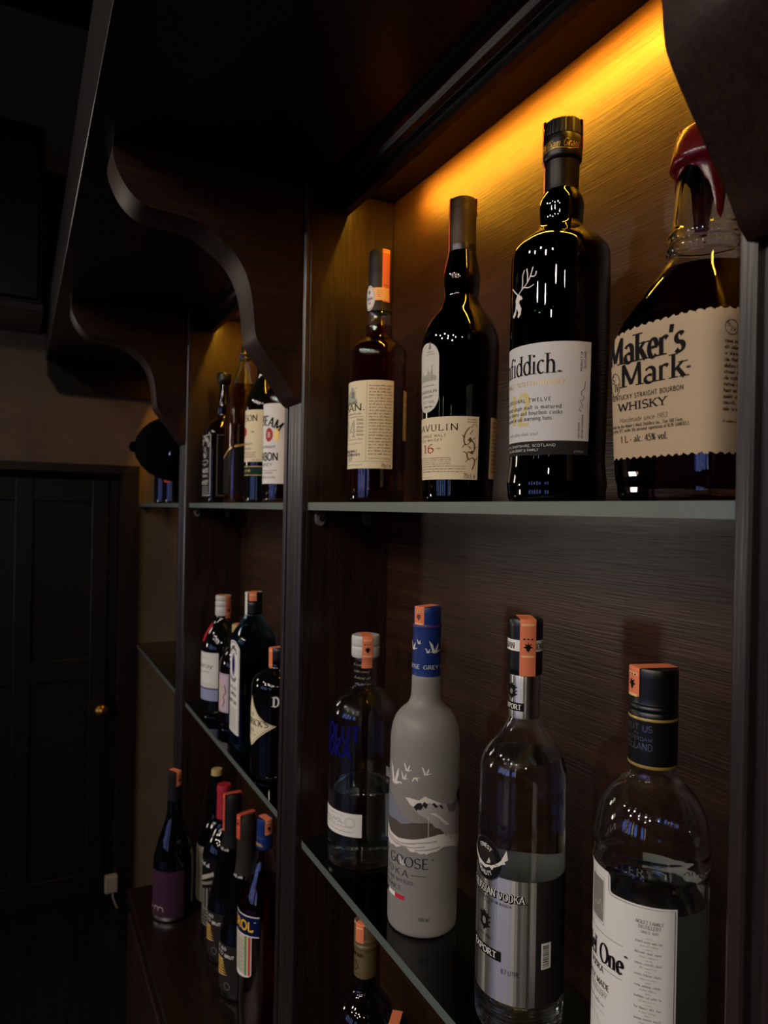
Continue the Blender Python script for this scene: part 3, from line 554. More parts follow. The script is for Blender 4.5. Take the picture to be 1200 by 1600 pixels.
for a, b in BAYS:                              # clear shelf supports on the left side of each bay
    for z in (1.499, 1.055):
        for y in (.356, .425):
            mb = MB(); x = a + .0005
            if a < -2: x = a + .002
            mb.box(x, x + .012, y - .010, y + .010, z - .0035, z - .0005, 'chrome')
            mb.prism([(y + .0065 * math.cos(t), z - .011 + .0095 * math.sin(t)) for t in [math.pi * (1 + k / 8) for k in range(9)]] + [(y + .0065, z - .0035), (y - .0065, z - .0035)], 0, x, x + .0065, 'clear_plastic')
            mb.prism([(y + .003 * math.cos(t), z - .011 + .003 * math.sin(t)) for t in [math.pi * k / 5 for k in range(10)]], 0, x + .0066, x + .0085, 'chrome')
            fixn(mb.build('shelf_support', BAR))
# glass shelves: each rests on its supports
def shelf(a, b, zt, label):
    mb = MB(); x0, x1, y0, y1, z0, z1 = a + .0015, b - .0015, .3375, .4585, zt - .010, zt; r = .006
    pl = [(x0 + r, y0), (x1 - r, y0)] + [(x1 - r + r * math.sin(t), y0 + r - r * math.cos(t)) for t in (.5, 1.05)] + [(x1, y0 + r), (x1, y1), (x0, y1), (x0, y0 + r)] + [(x0 + r - r * math.cos(t), y0 + r - r * math.sin(t)) for t in (.5, 1.05)]
    n = len(pl); i = len(mb.v)
    for z in (z0, z1): mb.v += [(x, y, z) for x, y in pl]
    g = mb.mi('shelf_glass'); e = mb.mi('shelf_edge')
    mb.f.append(tuple(range(n))[::-1]); mb.m.append(g); mb.f.append(tuple(range(n, 2 * n))); mb.m.append(g)
    for q in range(n): mb.f.append((q, (q + 1) % n, n + (q + 1) % n, n + q)); mb.m.append(e)
    return tag(mb.build('glass_shelf'), label, 'shelf')
shelf(*BAYS[2], 1.509, 'eye level glass shelf carrying the four large whisky bottles in the nearest bay')
shelf(*BAYS[2], 1.065, 'low glass shelf carrying the row of clear vodka bottles')
shelf(*BAYS[1], 1.509, 'eye level glass shelf under the bourbon bottles behind the near corbel')
shelf(*BAYS[1], 1.065, 'low glass shelf under the blue square gin bottle in the middle bay')
shelf(*BAYS[0], 1.509, 'eye level glass shelf in the dark far bay beside the end wall')
shelf(*BAYS[0], 1.065, 'low glass shelf in the dark far bay beside the end wall')
# LED strips behind the header lip
for (a, b), lb in zip(BAYS, ('amber light strip under the header of the far bay', 'amber light strip under the header of the middle bay', 'amber light strip glowing on the panel above the large whisky bottles')):
    mb = MB(); x0, x1 = a + .03, b - .01
    mb.box(x0, x1, .3905, .3945, 1.914, 1.9295, 'cap_white')
    t = mb.build('light_strip', BAR); t['label'] = lb
    mb = MB(); mb.face([(x0, .3950, 1.9220), (x1, .3950, 1.9220), (x1, .4000, 1.9235), (x0, .4000, 1.9235)], 'led_amber'); mb.face([(x0, .3950, 1.9228), (x1, .3950, 1.9228), (x1, .4004, 1.9244), (x0, .4004, 1.9244)], 'cap_white'); mb.build('diode_band', t)

for a, b in BAYS:                              # the lensed beam of each strip, thrown on the back panel
    ld = bpy.data.lights.new('led_beam', 'AREA'); lo = bpy.data.objects.new('led_beam', ld); COL.objects.link(lo)
    ld.shape = 'RECTANGLE'; ld.size = (b - a) - .10; ld.size_y = .004; ld.energy = LED_W; ld.color = (1.0, 0.45, 0.028); ld.spread = math.radians(64)
    lo.location = ((a + b) / 2 + .035, .4015, 1.9215); lo.rotation_euler = Vector((0, .91, -.41)).to_track_quat('-Z', 'Y').to_euler()
# corbels under the canopy
CON = [(.092, 1.9295), (.090, 1.912), (.095, 1.896), (.105, 1.877), (.118, 1.864), (.130, 1.858), (.154, 1.856), (.180, 1.855), (.202, 1.848), (.222, 1.834), (.240, 1.820), (.255, 1.794), (.262, 1.764), (.265, 1.727), (.268, 1.716), (.286, 1.693), (.311, 1.663), (.320, 1.648), (.327, 1.6415), (.3285, 1.6405)]
for a, lb in ((-1.687, 'far S-curved wooden corbel with the black cap hanging below it'), (-.953, 'S-curved wooden corbel above the white-labelled bourbon bottle'), (-.245, 'dark corbel cropped by the upper right of the photo, above the wax-topped bottle')):
    mb = MB(); c = chaikin(CON, 2) + [(.3285, 1.9295)]
    mb.prism(c, 0, a + .006, a + .066, 'wood_corbel'); o = fixn(mb.build('corbel', None, bevel=.003, angle=50)); tag(o, lb, 'corbel', 'corbels under the canopy')
    o.data.polygons.foreach_set('use_smooth', [len(q.vertices) == 4 for q in o.data.polygons])

# ledge and cupboard below
mb = MB(); mb.box(-1.615, .45, .222, .4595, .642, .67, 'wood_ledge'); tag(mb.build('ledge', None, bevel=.004), 'dark plank ledge along the bottom where the wine bottles stand', 'ledge')
cb = empty('base_cabinet', (0, 0, 0), 'dark wooden base cupboard under the bottle ledge', 'cabinet')
mb = MB(); mb.box(-1.612, .45, .236, .4595, FL, .6415, 'wood_horizontal'); mb.build('carcass', cb, bevel=.003)
for k in range(4):
    x = -1.60 + k * .51; mb = MB(); mb.box(x, x + .49, .222, .2355, FL + .05, .628, 'wood_vertical'); dd = mb.build('door', cb, bevel=.004)
    mb = MB(); mb.box(x + .44, x + .452, .206, .2215, .50, .58, 'brass'); mb.build('handle', dd, bevel=.003)

# things on the far wall
wc = empty('wall_cupboard', (0, 0, 0), 'dark box cupboard high on the end wall at upper left', 'cupboard')
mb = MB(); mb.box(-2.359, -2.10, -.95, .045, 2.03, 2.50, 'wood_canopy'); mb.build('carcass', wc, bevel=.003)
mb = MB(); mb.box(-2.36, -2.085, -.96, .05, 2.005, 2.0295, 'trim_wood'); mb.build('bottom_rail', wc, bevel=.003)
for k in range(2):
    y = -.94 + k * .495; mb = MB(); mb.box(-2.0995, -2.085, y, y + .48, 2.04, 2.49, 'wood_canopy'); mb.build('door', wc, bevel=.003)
so = empty('power_socket', (-2.334, .272, .33), 'small pale socket box low on the door jamb with its cable', 'socket')
mb = MB(); mb.box(-.0035, .022, -.018, .018, -.022, .028, 'cable_white'); mb.build('housing', so, bevel=.003)
mb = MB(); mb.grid([[(.008 + .0025 * math.cos(a), y + .0025 * math.sin(a), z) for a in [math.pi * k / 4 for k in range(8)]] for y, z in ((.004, -.022), (.006, -.04), (.012, -.06), (.020, -.078))], 'cable_white', True); mb.build('cable', so, True)

# black cap hanging behind the far corbel
ht = empty('hanging_cap', (-1.765, .335, 1.640), 'round black cap with metal buckle hanging from the far corbel', 'cap')
mb = MB(); rows = []
for q, r in ((0, .079), (.012, .080), (.035, .074), (.058, .062), (.075, .046), (.088, .026), (.094, .006)): rows.append([(r * math.cos(2 * math.pi * k / 36), -.002 - q, r * .98 * math.sin(2 * math.pi * k / 36)) for k in range(36)])
mb.grid(rows, 'black_cloth', True); mb.f.append(tuple(range(36))); mb.m.append(0); mb.f.append(tuple(range(len(mb.v) - 36, len(mb.v)))); mb.m.append(0); fixn(mb.build('crown', ht, True))
mb = MB(); mb.grid([[(r * math.cos(2 * math.pi * k / 14), -.094 - q, r * math.sin(2 * math.pi * k / 14)) for k in range(14)] for q, r in ((-.002, .012), (.004, .013), (.010, .010), (.013, .003))], 'black_cloth', True); fixn(mb.build('button', ht, True))
mb = MB(); rows = []
for k in range(13):
    t = math.pi * (.85 + 1.2 * k / 12); c = (.070 + .010 * math.cos(t) * .6, -.026, -.014 + .010 * math.sin(t))
    rows.append([(c[0] + .002 * math.cos(a) * math.cos(t), c[1] + .002 * math.sin(a), c[2] + .002 * math.cos(a) * math.sin(t)) for a in [math.pi * j / 3 for j in range(6)]])
mb.grid(rows, 'chrome', True); mb.build('buckle', ht, True)

ZU, ZL, ZC = 1.5092, 1.0652, 0.6702

# ------------------------------------------------------------------ nearest bay, upper shelf
def neckrc(B, cap_top, cap_bot):
    f = lambda z: None
    return f

# 1 amber single malt with cream wrap-round label
B = Bottle('whisky_bottle', 'slim amber whisky bottle with cream wraparound label, beside the lit side panel', 'bottle', (-.792, .395, ZU),
           [(35.5, 10), (35.9, 60), (35.9, 180.5), (35.1, 188.5), (31.9, 194), (25.5, 198.8), (19.9, 202.8), (17.9, 205.2), (16.7, 209.2), (16.7, 218.7), (15.4, 221.9), (15, 237), (13, 240), (12.6, 296)])
B.body_glass('clear_glass', 2.4, 7, 'amber_whisky', 219.5)
B.cap([(15.1, 236.5), (14.6, 240), (13.9, 286), (14.2, 287), (13.9, 308.5), (13.1, 312)], 'cap_charcoal')
B.strip(math.radians(98), 11, 247, 292, 312, lambda z: 14.9 if z < 260 else 14.1, ('tax_orange', 'ink', 'tax_pale'), 262)
A = Art(); paper(A, -60, 41.2, 60, 147, 'paper_cream')
A.text('OBAN.', -28, 24.9, 111, 8.2, 'ink', .2, .05, True)
A.text('14', -12.5, 11.5, 79.5, 20.5, 'ink_grey', .13, .05, True); A.text('14', -12.5, 11.5, 79.5, 20.5, 'paper_cream', .06, .02, False, 0, 3)
for k, zz in enumerate((99, 94.5, 90, 85.5, 81)): A.rect(12.5, zz, 23.5, zz + .5, 'ink', 2); A.rect(-24, zz, -13, zz + .5, 'ink', 2); A.scribble(13, 23, zz + 1.2, 1.5, 'ink_grey', seed=k)
A.scribble(-24, 23.5, 103, 1.6, 'ink_grey', seed=41); A.scribble(-24, 23.5, 76, 1.6, 'ink_grey', seed=43); A.scribble(-10, 20, 106.5, 2.2, 'ink_grey', seed=44, slant=.4)
A.text('DISTILLERY', -20, 20, 70.5, 1.8, 'ink', .12); A.ellipse(0, 57, 6.5, 7, 'ink_faint', 1)
A.text('SINGLE MALT', -15, 14.5, 61, 2.8, 'ink', .22, .1, True); A.text('SCOTCH WHISKY', -19, 19, 56.5, 2.8, 'ink', .22, .1, True)
A.poly([(-20, 119), (14, 119), (13, 124), (9, 128), (10, 132), (6, 139), (1, 141), (-2, 136), (-8, 133), (-14, 127), (-18, 124)], 'ink_faint', 1)
A.poly([(-18, 119.5), (13, 119.5), (11, 123), (2, 121.5), (-6, 123.5)], 'ink_grey', 2); A.poly([(1, 127), (8, 126), (7, 134), (3, 136)], 'ink_grey', 2); A.stroke([(9, 138), (11, 139), (12, 138)], .5, 'ink_grey', 2)
A.rect(26.2, 50, 26.7, 144, 'ink_faint', 1); A.rect(-57, 49.4, 57, 50, 'ink_faint', 1)
for k in range(23): A.scribble(29.5, 58, 139.5 - k * 3.72, 2.3, 'ink_brown', .13, 100 + k, .45)
A.text('GLAN MACDOUGALL', 29.5, 57, 52.6, 1.6, 'ink_brown', .13)
A.scribble(-8, 22, 45, 1.3, 'ink_grey', seed=9); A.text('70cl e', 45.5, 57.5, 42.8, 4.2, 'ink', .1)
A.wrap(B, 'front_label', B.root)
A = Art(); paper(A, 78, 77, 140, 138, 'paper_cream'); A.frame(79.5, 78.5, 138, 136.5, .5, 'ink_brown'); A.text('OBAN.', 84, 128, 124, 6, 'ink', .2, .06, True)
for k in range(10): A.scribble(83, 132, 118 - k * 3.6, 2, 'ink_brown', .14, 300 + k)
A.wrap(B, 'back_label', B.root)
A = Art(); keep = B.ref; B.ref = 14.8
A.rect(-4, 248.5, 30, 264, 'tax_pale', 0); A.ellipse(3, 252, 8.6, 15.5, 'paper_white', 1); A.ellipse(3, 252, 7.6, 14.2, 'ink_grey', 2); A.ellipse(3, 252, 7.1, 13.6, 'paper_white', 3)
A.text('OBAN', -2.5, 8.5, 249.5, 3.2, 'ink', .2, .1, True, layer=4); A.text('14', 0, 6, 244, 3, 'ink', .16, layer=4); A.ellipse(3, 259, 1.8, 2.4, 'ink_grey', 4)
for k in range(4): A.scribble(14, 20, 260 - k * 2.6, 1.2, 'ink_brown', .15, 400 + k)
_pt = B.P
class Sleeve:
    """wraps art on a plain cylinder of fixed radius"""
    def __init__(s, r): s.r = r
    def P(s, u, z, off): t = u / s.r; q = s.r + off; return (q * math.sin(t) * .001, -q * math.cos(t) * .001, z * .001)
A.wrap(Sleeve(15.2), 'neck_label', B.root); B.ref = keep

# 2 dark brown single malt with oval and square labels
B = Bottle('whisky_bottle', 'dark brown whisky bottle with oval neck label over cream label, second on the upper shelf', 'bottle', (-.606, .395, ZU),
           [(35.6, 10), (37.3, 56), (38.6, 120), (39.2, 156.4), (38.5, 166.1), (35.3, 175.9), (29.8, 185.6), (23.6, 193.3), (20.4, 198.5), (17.8, 205), (17.2, 207.6), (18.1, 214.7), (18.8, 226.4), (17.8, 234.1), (15.5, 243.8), (14.3, 250.3), (13.2, 256.8), (12, 262), (11.8, 296)], ref=38.4)
B.body_glass('smoke_glass', 2.4, 7, 'dark_whisky', 223.8)
B.cap([(13.9, 252.5), (14.0, 257), (13.8, 259)], 'cap_black', 'collar'); B.cap([(13.9, 259), (13.6, 262), (13.4, 296), (13.0, 297.5), (13.1, 300), (13, 304), (12.4, 306)], 'cap_olive')
_r = B.rad
B.strip(math.radians(56.9 - 84), 9, 231, 291, 306, lambda z: max(13.8, _r(z)) if z < 262 else 13.8, ('tax_red', 'ink', 'tax_orange'))
A = Art()
pts = [(17 * math.copysign(abs(math.cos(t)) ** .9, math.cos(t)), 122.5 + (18 if math.sin(t) > 0 else -18) + 16.2 * math.sin(t)) for t in [2 * math.pi * (k + .5) / 36 for k in range(36)]]
A.poly(pts, 'paper_grey', 0); A.text('LAGAVULIN', -13.5, 14.5, 107.5, 2.6, 'ink', .16, .08, True); A.text('DISTILLERY', -9, 10, 103.2, 1.7, 'ink', .14)
A.poly([(-14, 119), (15, 119), (14, 123), (10, 124), (9, 130), (5, 127), (2, 131), (0, 126), (-6, 125), (-9, 129), (-12, 123)], 'ink_faint', 1)
for k in range(9): A.stroke([(-12 + k * 3, 119), (-11.4 + k * 3, 123.5 + (k % 3))], .35, 'ink_grey', 2)
A.stroke([(8, 120), (8, 133), (10, 134)], .5, 'ink_grey', 2); A.scribble(-10, 12, 114, 1.6, 'ink_grey', seed=5); A.text('EST 1816', -7, 11, 97.5, 2, 'ink_grey', .12); A.scribble(-6, 9, 93, 2.4, 'ink_grey', seed=6, slant=.5)
A.poly([(3, 150), (6.5, 150), (5.6, 157), (4, 157)], 'ink_grey', 1); A.scribble(0, 10, 147, 1.3, 'ink_grey', seed=7); A.scribble(-1, 11, 144.5, 1.3, 'ink_grey', seed=8)
A.wrap(B, 'oval_label', B.root)
A = Art(); paper(A, -58.5, 22.3, 58.5, 83, 'paper_tan')
A.text('LAGAVULIN', -38, 37.5, 69.6, 6.3, 'ink', .17, .05, True, gap=.2); A.text('ISLAY SINGLE MALT', -27, 25.3, 63.6, 2.6, 'ink_brown', .13, gap=.2); A.text('SCOTCH WHISKY', -21.5, 21.5, 59.4, 2.5, 'ink_brown', .13, gap=.2)
A.text('16', -7, 11.5, 48.4, 8, 'ink_red', .24, .08, True); A.text('YEARS', 13.5, 19.6, 51.6, 1.3, 'ink_red', .14); A.text('AGED', -19, -11, 51.6, 1.3, 'ink_red', .14)
for k in range(4): A.scribble(-30, 30.5, 42.8 - k * 1.95, 1.25, 'ink_brown', .14, 50 + k)
for k in range(3): A.scribble(-46, 46, 34.6 - k * 2.6, 1.5, 'ink_brown', .14, 60 + k)
A.scribble(-20, 8, 24.2, 1.3, 'ink_faint', seed=3); A.text('70cl e', 43, 56, 23.6, 4.6, 'ink_brown', .1); A.scribble(46, 56, 79.5, 1.5, 'ink_brown', seed=70); A.scribble(46, 56, 77, 1.5, 'ink_brown', seed=71)
sc = [(49, 73), (46, 70), (43.5, 65), (43, 59), (45, 55), (48, 57), (51, 60), (54, 57), (54, 50), (51, 47), (48, 50), (46, 46), (48, 41), (52, 44), (55, 41), (54, 36), (52, 32)]
A.stroke(chaikin(sc, 2), 1.3, 'ink_brown', 2, .5)
for p, q in (((43, 62), (41, 65)), ((44, 56), (41.5, 53)), ((51, 60), (55, 63)), ((54, 52), (57, 54)), ((46, 47), (42, 49)), ((48, 42), (45, 39)), ((55, 41), (58, 44)), ((52, 70), (49, 66)), ((47, 60), (50, 63)), ((50, 52), (47, 54))): A.stroke([p, ((p[0] + q[0]) / 2 + .6, (p[1] + q[1]) / 2 + .8), q], .9, 'ink_brown', 2, .4)
A.ellipse(49.5, 60.5, 1.6, 2, 'ink_brown', 2); A.ellipse(51.5, 48.5, 1.4, 1.8, 'ink_brown', 2); A.stroke([(50, 72), (53, 76), (56, 74)], .7, 'ink_brown', 2, .3)
A.wrap(B, 'front_label', B.root)
A = Art(); paper(A, 74.5, 24, 150, 84, 'paper_tan')
for k in range(13): A.scribble(78, 140, 78 - k * 4, 2.4, 'ink', .16, 500 + k)
A.wrap(B, 'back_label', B.root)

# 3 green twelve year old with the stag
B = Bottle('whisky_bottle', 'tall dark green whisky bottle with pale stag emblem and silver grey label', 'bottle', (-.458, .395, ZU),
           [(39.6, 10), (40.5, 13.9), (39.7, 21.8), (38.7, 29.8), (38.4, 37.7), (38.7, 45.7), (40.3, 130), (40.2, 194), (40, 201.9), (38.7, 207.2), (36, 210.9), (31.8, 215.1), (25.9, 219.4), (20.1, 223.6), (18, 226.8), (17.5, 231), (18, 239), (18.3, 244.2), (17.5, 249.5), (14.3, 254.8), (12.6, 258), (12.2, 300)], ref=39.6)
B.body_glass('green_glass', 2.6, 9, 'dark_whisky', 233)
B.cap([(13.7, 256), (13.5, 258), (13.8, 279.5)], 'cap_bronze', 'capsule')
o = B.cap([(13.9, 279.5), (15.3, 280.8), (15.9, 282.3), (15.6, 298.5), (15.3, 299.2), (15.0, 300)], 'cap_black')
mb = MB(); rows = []
for z, k in ((300, 1.0), (301, 1), (311.5, .97), (313, .90)):
    rows.append([((15.2 * k + (.35 if i % 2 else 0)) * math.sin(2 * math.pi * i / 72) * .001, -(15.2 * k + (.35 if i % 2 else 0)) * math.cos(2 * math.pi * i / 72) * .001, z * .001) for i in range(72)])
mb.grid(rows, 'cap_black', True); mb.f.append(tuple(range(len(mb.v) - 72, len(mb.v)))); mb.m.append(0); mb.build('ridged_top', B.root)
_r3 = B.rad
B.strip(math.radians(49.2 - 88), 10, 249, 289, 313, lambda z: 14.6 if z < 279 and z > 256 else (max(_r3(z), 14.6) if z <= 256 else 16.0), ('tax_orange', 'ink', 'tax_pale'))
A = Art(); A.text('William Grant', -7, 28, 287.5, 6, 'gold_foil', .10, .05, False, .3, 0); A.stroke([(-6, 286), (8, 287), (20, 285.6), (28, 287.5)], .5, 'gold_foil', 0)
A.wrap(Sleeve(15.95), 'signature_band', B.root, .2)
A = Art(); A.rect(-60, 47.8, 60, 124.5, 'paper_silver', 0); A.rect(-60, 37, 60, 47.8, 'paper_charcoal', 0)
A.text('Glenfiddich', -45.6, 32.5, 100.3, 15.5, 'ink', .125, .05, True, gap=.02); A.text('(R)', 33.2, 37, 97.5, 4.5, 'ink', .1)
A.text('SINGLE MALT SCOTCH WHISKY', -39.5, 39.5, 91.6, 3.3, 'gold_foil', .13, .08, False, gap=.22); A.text('12', -12, 11, 61.5, 24, 'ink_palegold', .2, .07, True, 0, 1)
A.text('OUR ORIGINAL TWELVE', -29, 29, 78.8, 2.9, 'ink', .14, .09, False, gap=.24)
for k, t in enumerate(('Our unpeated single malt is matured', 'in the finest sherry and bourbon casks', 'then married in oak marrying tuns.')): w = (37, 38, 30.5)[k]; A.text(t, -w, w, 73 - k * 4.4, 3.1, 'ink', .13, .07, True)
A.scribble(-16, 19, 52.3, 3, 'ink_grey', .1, 9, .5)
VT = lambda u, z0, z1, h: (lambda t, y: (u - y * h, z0 + (z1 - z0) * t))
A.text('PRODUCT OF', 0, 1, 0, 1, 'ink', .13, f=VT(52.6, 101.5, 117, 1.7)); A.text('SCOTLAND', 0, 1, 0, 1, 'ink', .13, f=VT(55.6, 104, 117, 1.7))
A.text('BRIAN KINSMAN', 0, 1, 0, 1, 'ink', .12, f=VT(54.5, 50, 68, 1.6)); A.text('MALT MASTER', 0, 1, 0, 1, 'ink', .12, f=VT(51.5, 50, 62, 1.4))
A.stroke([(52.6, 70), (50.6, 72), (51.6, 74.5), (54.4, 73), (52.4, 77), (50.8, 79), (53.6, 79), (54.6, 82), (52.4, 83), (52.2, 86), (54.8, 88), (55.4, 94)], .4, 'ink', 2)
A.text('DUFFTOWN, BANFFSHIRE, SCOTLAND', -33, 33, 43.4, 1.9, 'paper_silver', .15); A.text('WILLIAM GRANT & FAMILY', -19.5, 19.5, 40, 1.9, 'paper_silver', .15); A.text('295661', 47, 56, 38.6, 1.6, 'ink_grey', .14)
A.wrap(B, 'front_label', B.root)
A = Art()
for pth in ([(-3, 166), (1, 169), (6, 172), (10, 177), (12.6, 185)], [(1.5, 169), (2.6, 175), (2, 180), (4.2, 184.5)], [(7.5, 174), (7.6, 180), (6.4, 185)], [(10.5, 178), (14.6, 177), (15.6, 181)], [(3, 171), (9, 169), (13.6, 171)], [(-3, 166), (-8, 170), (-13, 174)]): A.stroke(chaikin(pth, 2), 1.15, 'snow', 1, .7)
A.poly([(-4.5, 166), (-2, 166.5), (1.6, 164), (2.6, 162.2), (1, 161.4), (-.4, 162), (-1.6, 160), (1.4, 154.5), (.8, 150), (-2, 147.5), (-3.4, 148.8), (-2.2, 152), (-4.6, 156), (-6, 151), (-9, 149), (-11.4, 151), (-7, 154.6), (-6.2, 159), (-6.6, 163)], 'snow', 1)
A.wrap(B, 'stag_emblem', B.root)
A = Art()
for q in (-1.6, 1.6): A.stroke(chaikin([(-14, 137 + q), (0, 143 + q), (18, 150 + q), (38, 156 + q)], 1), .7, 'green_glass', 3)
A.wrap(B, 'embossed_band', B.root)

# 4 square bourbon with red wax
B = Bottle('bourbon_bottle', 'broad square bourbon bottle with dripping red wax top and torn-edged label', 'bottle', (-.319, .397, ZU),
           [(41, 9.5), (42.6, 17.2), (44.6, 78), (45.6, 105), (44.8, 115), (43, 123), (39.5, 132), (34.5, 142), (28, 151.5), (24, 157.5), (22.6, 160), (24.6, 162), (24.6, 167), (22.8, 168.5), (24.6, 170), (24.4, 175), (21.6, 177.2), (20.5, 190), (19.4, 203), (17, 222), (16, 238)], n=6.5, nz=(96, 150), ref=44.2, base=5)
B.body_glass('clear_glass', 3.0, 9, 'bourbon', 150)
mb = MB(); dr = [0, 3, 14, 40, 9, 2, 5, 22, 6, 1, 8, 34, 30, 4, 2, 12, 5, 3]; N = 72; rows = []
def drip(i):
    t = i / N * len(dr); a = int(t) % len(dr); b2 = (a + 1) % len(dr); f = t - int(t); f = f * f * (3 - 2 * f); return dr[a] * (1 - f) + dr[b2] * f
for fr in (0, .15, .5, 1.0):
    rows.append([])
    for i in range(N):
        z = (217 - drip(i)) * (1 - fr) + 218 * fr; r = B.rad(z) + (1.1 if fr < .9 else 3.2)
        if fr == 0: r -= .7
        rows[-1].append((r * math.sin(2 * math.pi * i / N) * .001, -r * math.cos(2 * math.pi * i / N) * .001, z * .001))
for r, z in ((23.2, 219.5), (22.8, 224), (21, 233), (19, 241), (15, 244.5), (6, 245.4)): rows.append([(r * math.sin(2 * math.pi * i / N) * .001, -r * math.cos(2 * math.pi * i / N) * .001, z * .001) for i in range(N)])
mb.grid(rows, 'wax_red', True); mb.f.append(tuple(range(len(mb.v) - N, len(mb.v)))); mb.m.append(0); mb.build('wax_seal', B.root, True)
mb = MB(); mb.box(-.021, -.015, -.004, .004, .238, .252, 'wax_red'); mb.build('tear_tab', B.root, bevel=.0015)
A = Art(); N = 160; top = []; bot = []
for i in range(N + 1):
    u = -60 + 180 * i / N; j = .75 * math.sin(u * 1.05) + .35 * math.sin(u * 2.3 + 1)
    top.append((u, 112.8 - .0021 * max(0, -u) ** 2 + j)); bot.append((u, 28.3 + .75 * math.sin(u * 1.1 + 2) + .3 * math.sin(u * 2.6)))
A.poly(bot + top[::-1], 'paper_kraft', 0, 1.2)
A.text("Maker's", -40, 22.5, 90.2, 17.5, 'ink', .2, .075, True, gap=.03); A.text('Mark', -27.6, 23.4, 74.8, 14.6, 'ink', .2, .075, True, gap=.03); A.text('(R)', 23.4, 27, 76.5, 4, 'ink', .1)
A.stroke(arc(-33.4, 77.5, 5.0, 7.6, 0, 360, 28), .5, 'ink', 2); A.text('S', -37, -33.8, 78.8, 4.8, 'ink', .12); A.text('IV', -34, -29.6, 73.2, 4.8, 'ink', .12, .08, True)
st = [(-37 + (1.9 if k % 2 == 0 else .8) * math.sin(k * math.pi / 5), 71.6 + (1.9 if k % 2 == 0 else .8) * math.cos(k * math.pi / 5)) for k in range(10)]; A.poly(st, 'paper_kraft', 3); A.stroke(st + [st[0]], .35, 'ink', 4)
A.text('KENTUCKY STRAIGHT BOURBON', -37.5, 21.8, 67.0, 2.9, 'ink', .15, gap=.16); A.text('WHISKY', -30.5, 9.4, 59.4, 5.2, 'ink', .24, .12, True)
A.text('Handmade since 1953', -29.5, 9.8, 51.8, 3.1, 'ink', .09, .06, False, .25)
A.text("Made by the Maker's Mark Distillery Inc., Star Hill Farm,", -38, 21.8, 48.4, 2.1, 'ink', .13, .08, True); A.text('Loretto, KY, under the personal supervision of ROB SAMUELS', -38.5, 26, 45.6, 2.1, 'ink', .13, .08, True)
A.text('1 L * alc. 45% vol.', -28.6, 10.2, 38.6, 4.2, 'ink', .16, .08, True)
A.stroke(arc(50, 101, 4.4, 4.4, 0, 360, 20), .35, 'ink', 2); A.text('S', 46.8, 49.2, 101.5, 2.6, 'ink', .13); A.text('IV', 49.2, 53, 98.6, 2.6, 'ink', .13)
for k in range(14): A.scribble(46 if k > 1 else 56, 104, 99 - k * 3.55, 2.4, 'ink', .2, 600 + k, .0)
A.scribble(46, 90, 46, 1.6, 'ink', .2, 640); A.stroke([(62, 43), (70, 44), (84, 42.6)], .4, 'ink', 2); A.stroke([(62, 41), (76, 41.4), (90, 40.6)], .4, 'ink', 2)
A.wrap(B, 'front_label', B.root)

# ------------------------------------------------------------------ nearest bay, lower shelf
# 5 clear vodka, blue lettering
B = Bottle('vodka_bottle', 'round-shouldered clear vodka bottle with large blue lettering, beside the side panel', 'bottle', (-.802, .390, ZL),
           [(43.4, 12), (43.4, 179.8), (40.8, 191.9), (35.4, 200.4), (27, 207.5), (19.8, 212.6), (18.6, 214.2), (15.6, 215.6), (14.9, 218), (14.9, 251.5), (13.5, 253), (13.3, 268)], ref=43.4)
B.body_glass('clear_glass', 2.6, 10, 'vodka', 92)
B.cap([(16.6, 252), (17.6, 253.5), (17.7, 265.2), (17.3, 265.6), (17.3, 266.2), (17.7, 266.6), (17.7, 277.5), (16.6, 279)], 'cap_silver')
B.strip(math.radians(64.1 + 8), 13.5, 240, None, 279, lambda z: 17.8 if z > 252 else 15.3 + max(0, (z - 249)) * .8, leaf=263)
A = Art(); A.text('ABSOLUT', -44, 44, 156.2, 18, 'ink_blue', .19, gap=.1); A.text('VODKA', -33, 33, 136, 18, 'ink_blue', .19, gap=.1); A.wrap(B, 'printed_lettering', B.root)
A = Art(); paper(A, -48, 43.3, 48, 71, 'paper_white'); A.scribble(-20, 26, 66.6, 1.5, 'ink_grey', seed=11); A.text('40% ALC/VOL', -24, 23.5, 58.2, 4.2, 'ink_grey', .12); A.text('IMPORTED', -17, 12, 53, 3, 'ink_grey', .12); A.scribble(14, 36, 53.5, 1.8, 'ink_faint', seed=12)
A.scribble(-22, 38, 48, 1.6, 'ink_grey', seed=13); A.stroke(arc(33, 60, 7, 6, 0, 360, 20), .4, 'ink_faint', 1); A.stroke(arc(33, 60, 5.5, 4.6, 0, 360, 20), .4, 'ink_faint', 1); A.wrap(B, 'front_label', B.root)
A = Art(); paper(A, 104, 16, 172, 78, 'paper_silver'); A.rect(104, 88, 150, 104, 'paper_silver', 0)
for k in range(9): A.scribble(108, 166, 70 - k * 6, 2.2, 'ink_grey', .16, 800 + k)
A.wrap(B, 'back_label', B.root)
A = Art(); A.text('COUNTRY OF SWEDEN', -62, 62, 24, 5.5, 'clear_glass', .16, gap=.14); A.wrap(B, 'embossed_lettering', B.root, .1)
A = Art()
for k, (u, z) in enumerate(((-2, 242), (0, 234), (1, 226), (3, 219))): A.scribble(u, u + 22, z, 3.4, 'ink_faint', .09, 820 + k, .6)
A.wrap(Sleeve(14.95), 'neck_signature', B.root, .1)

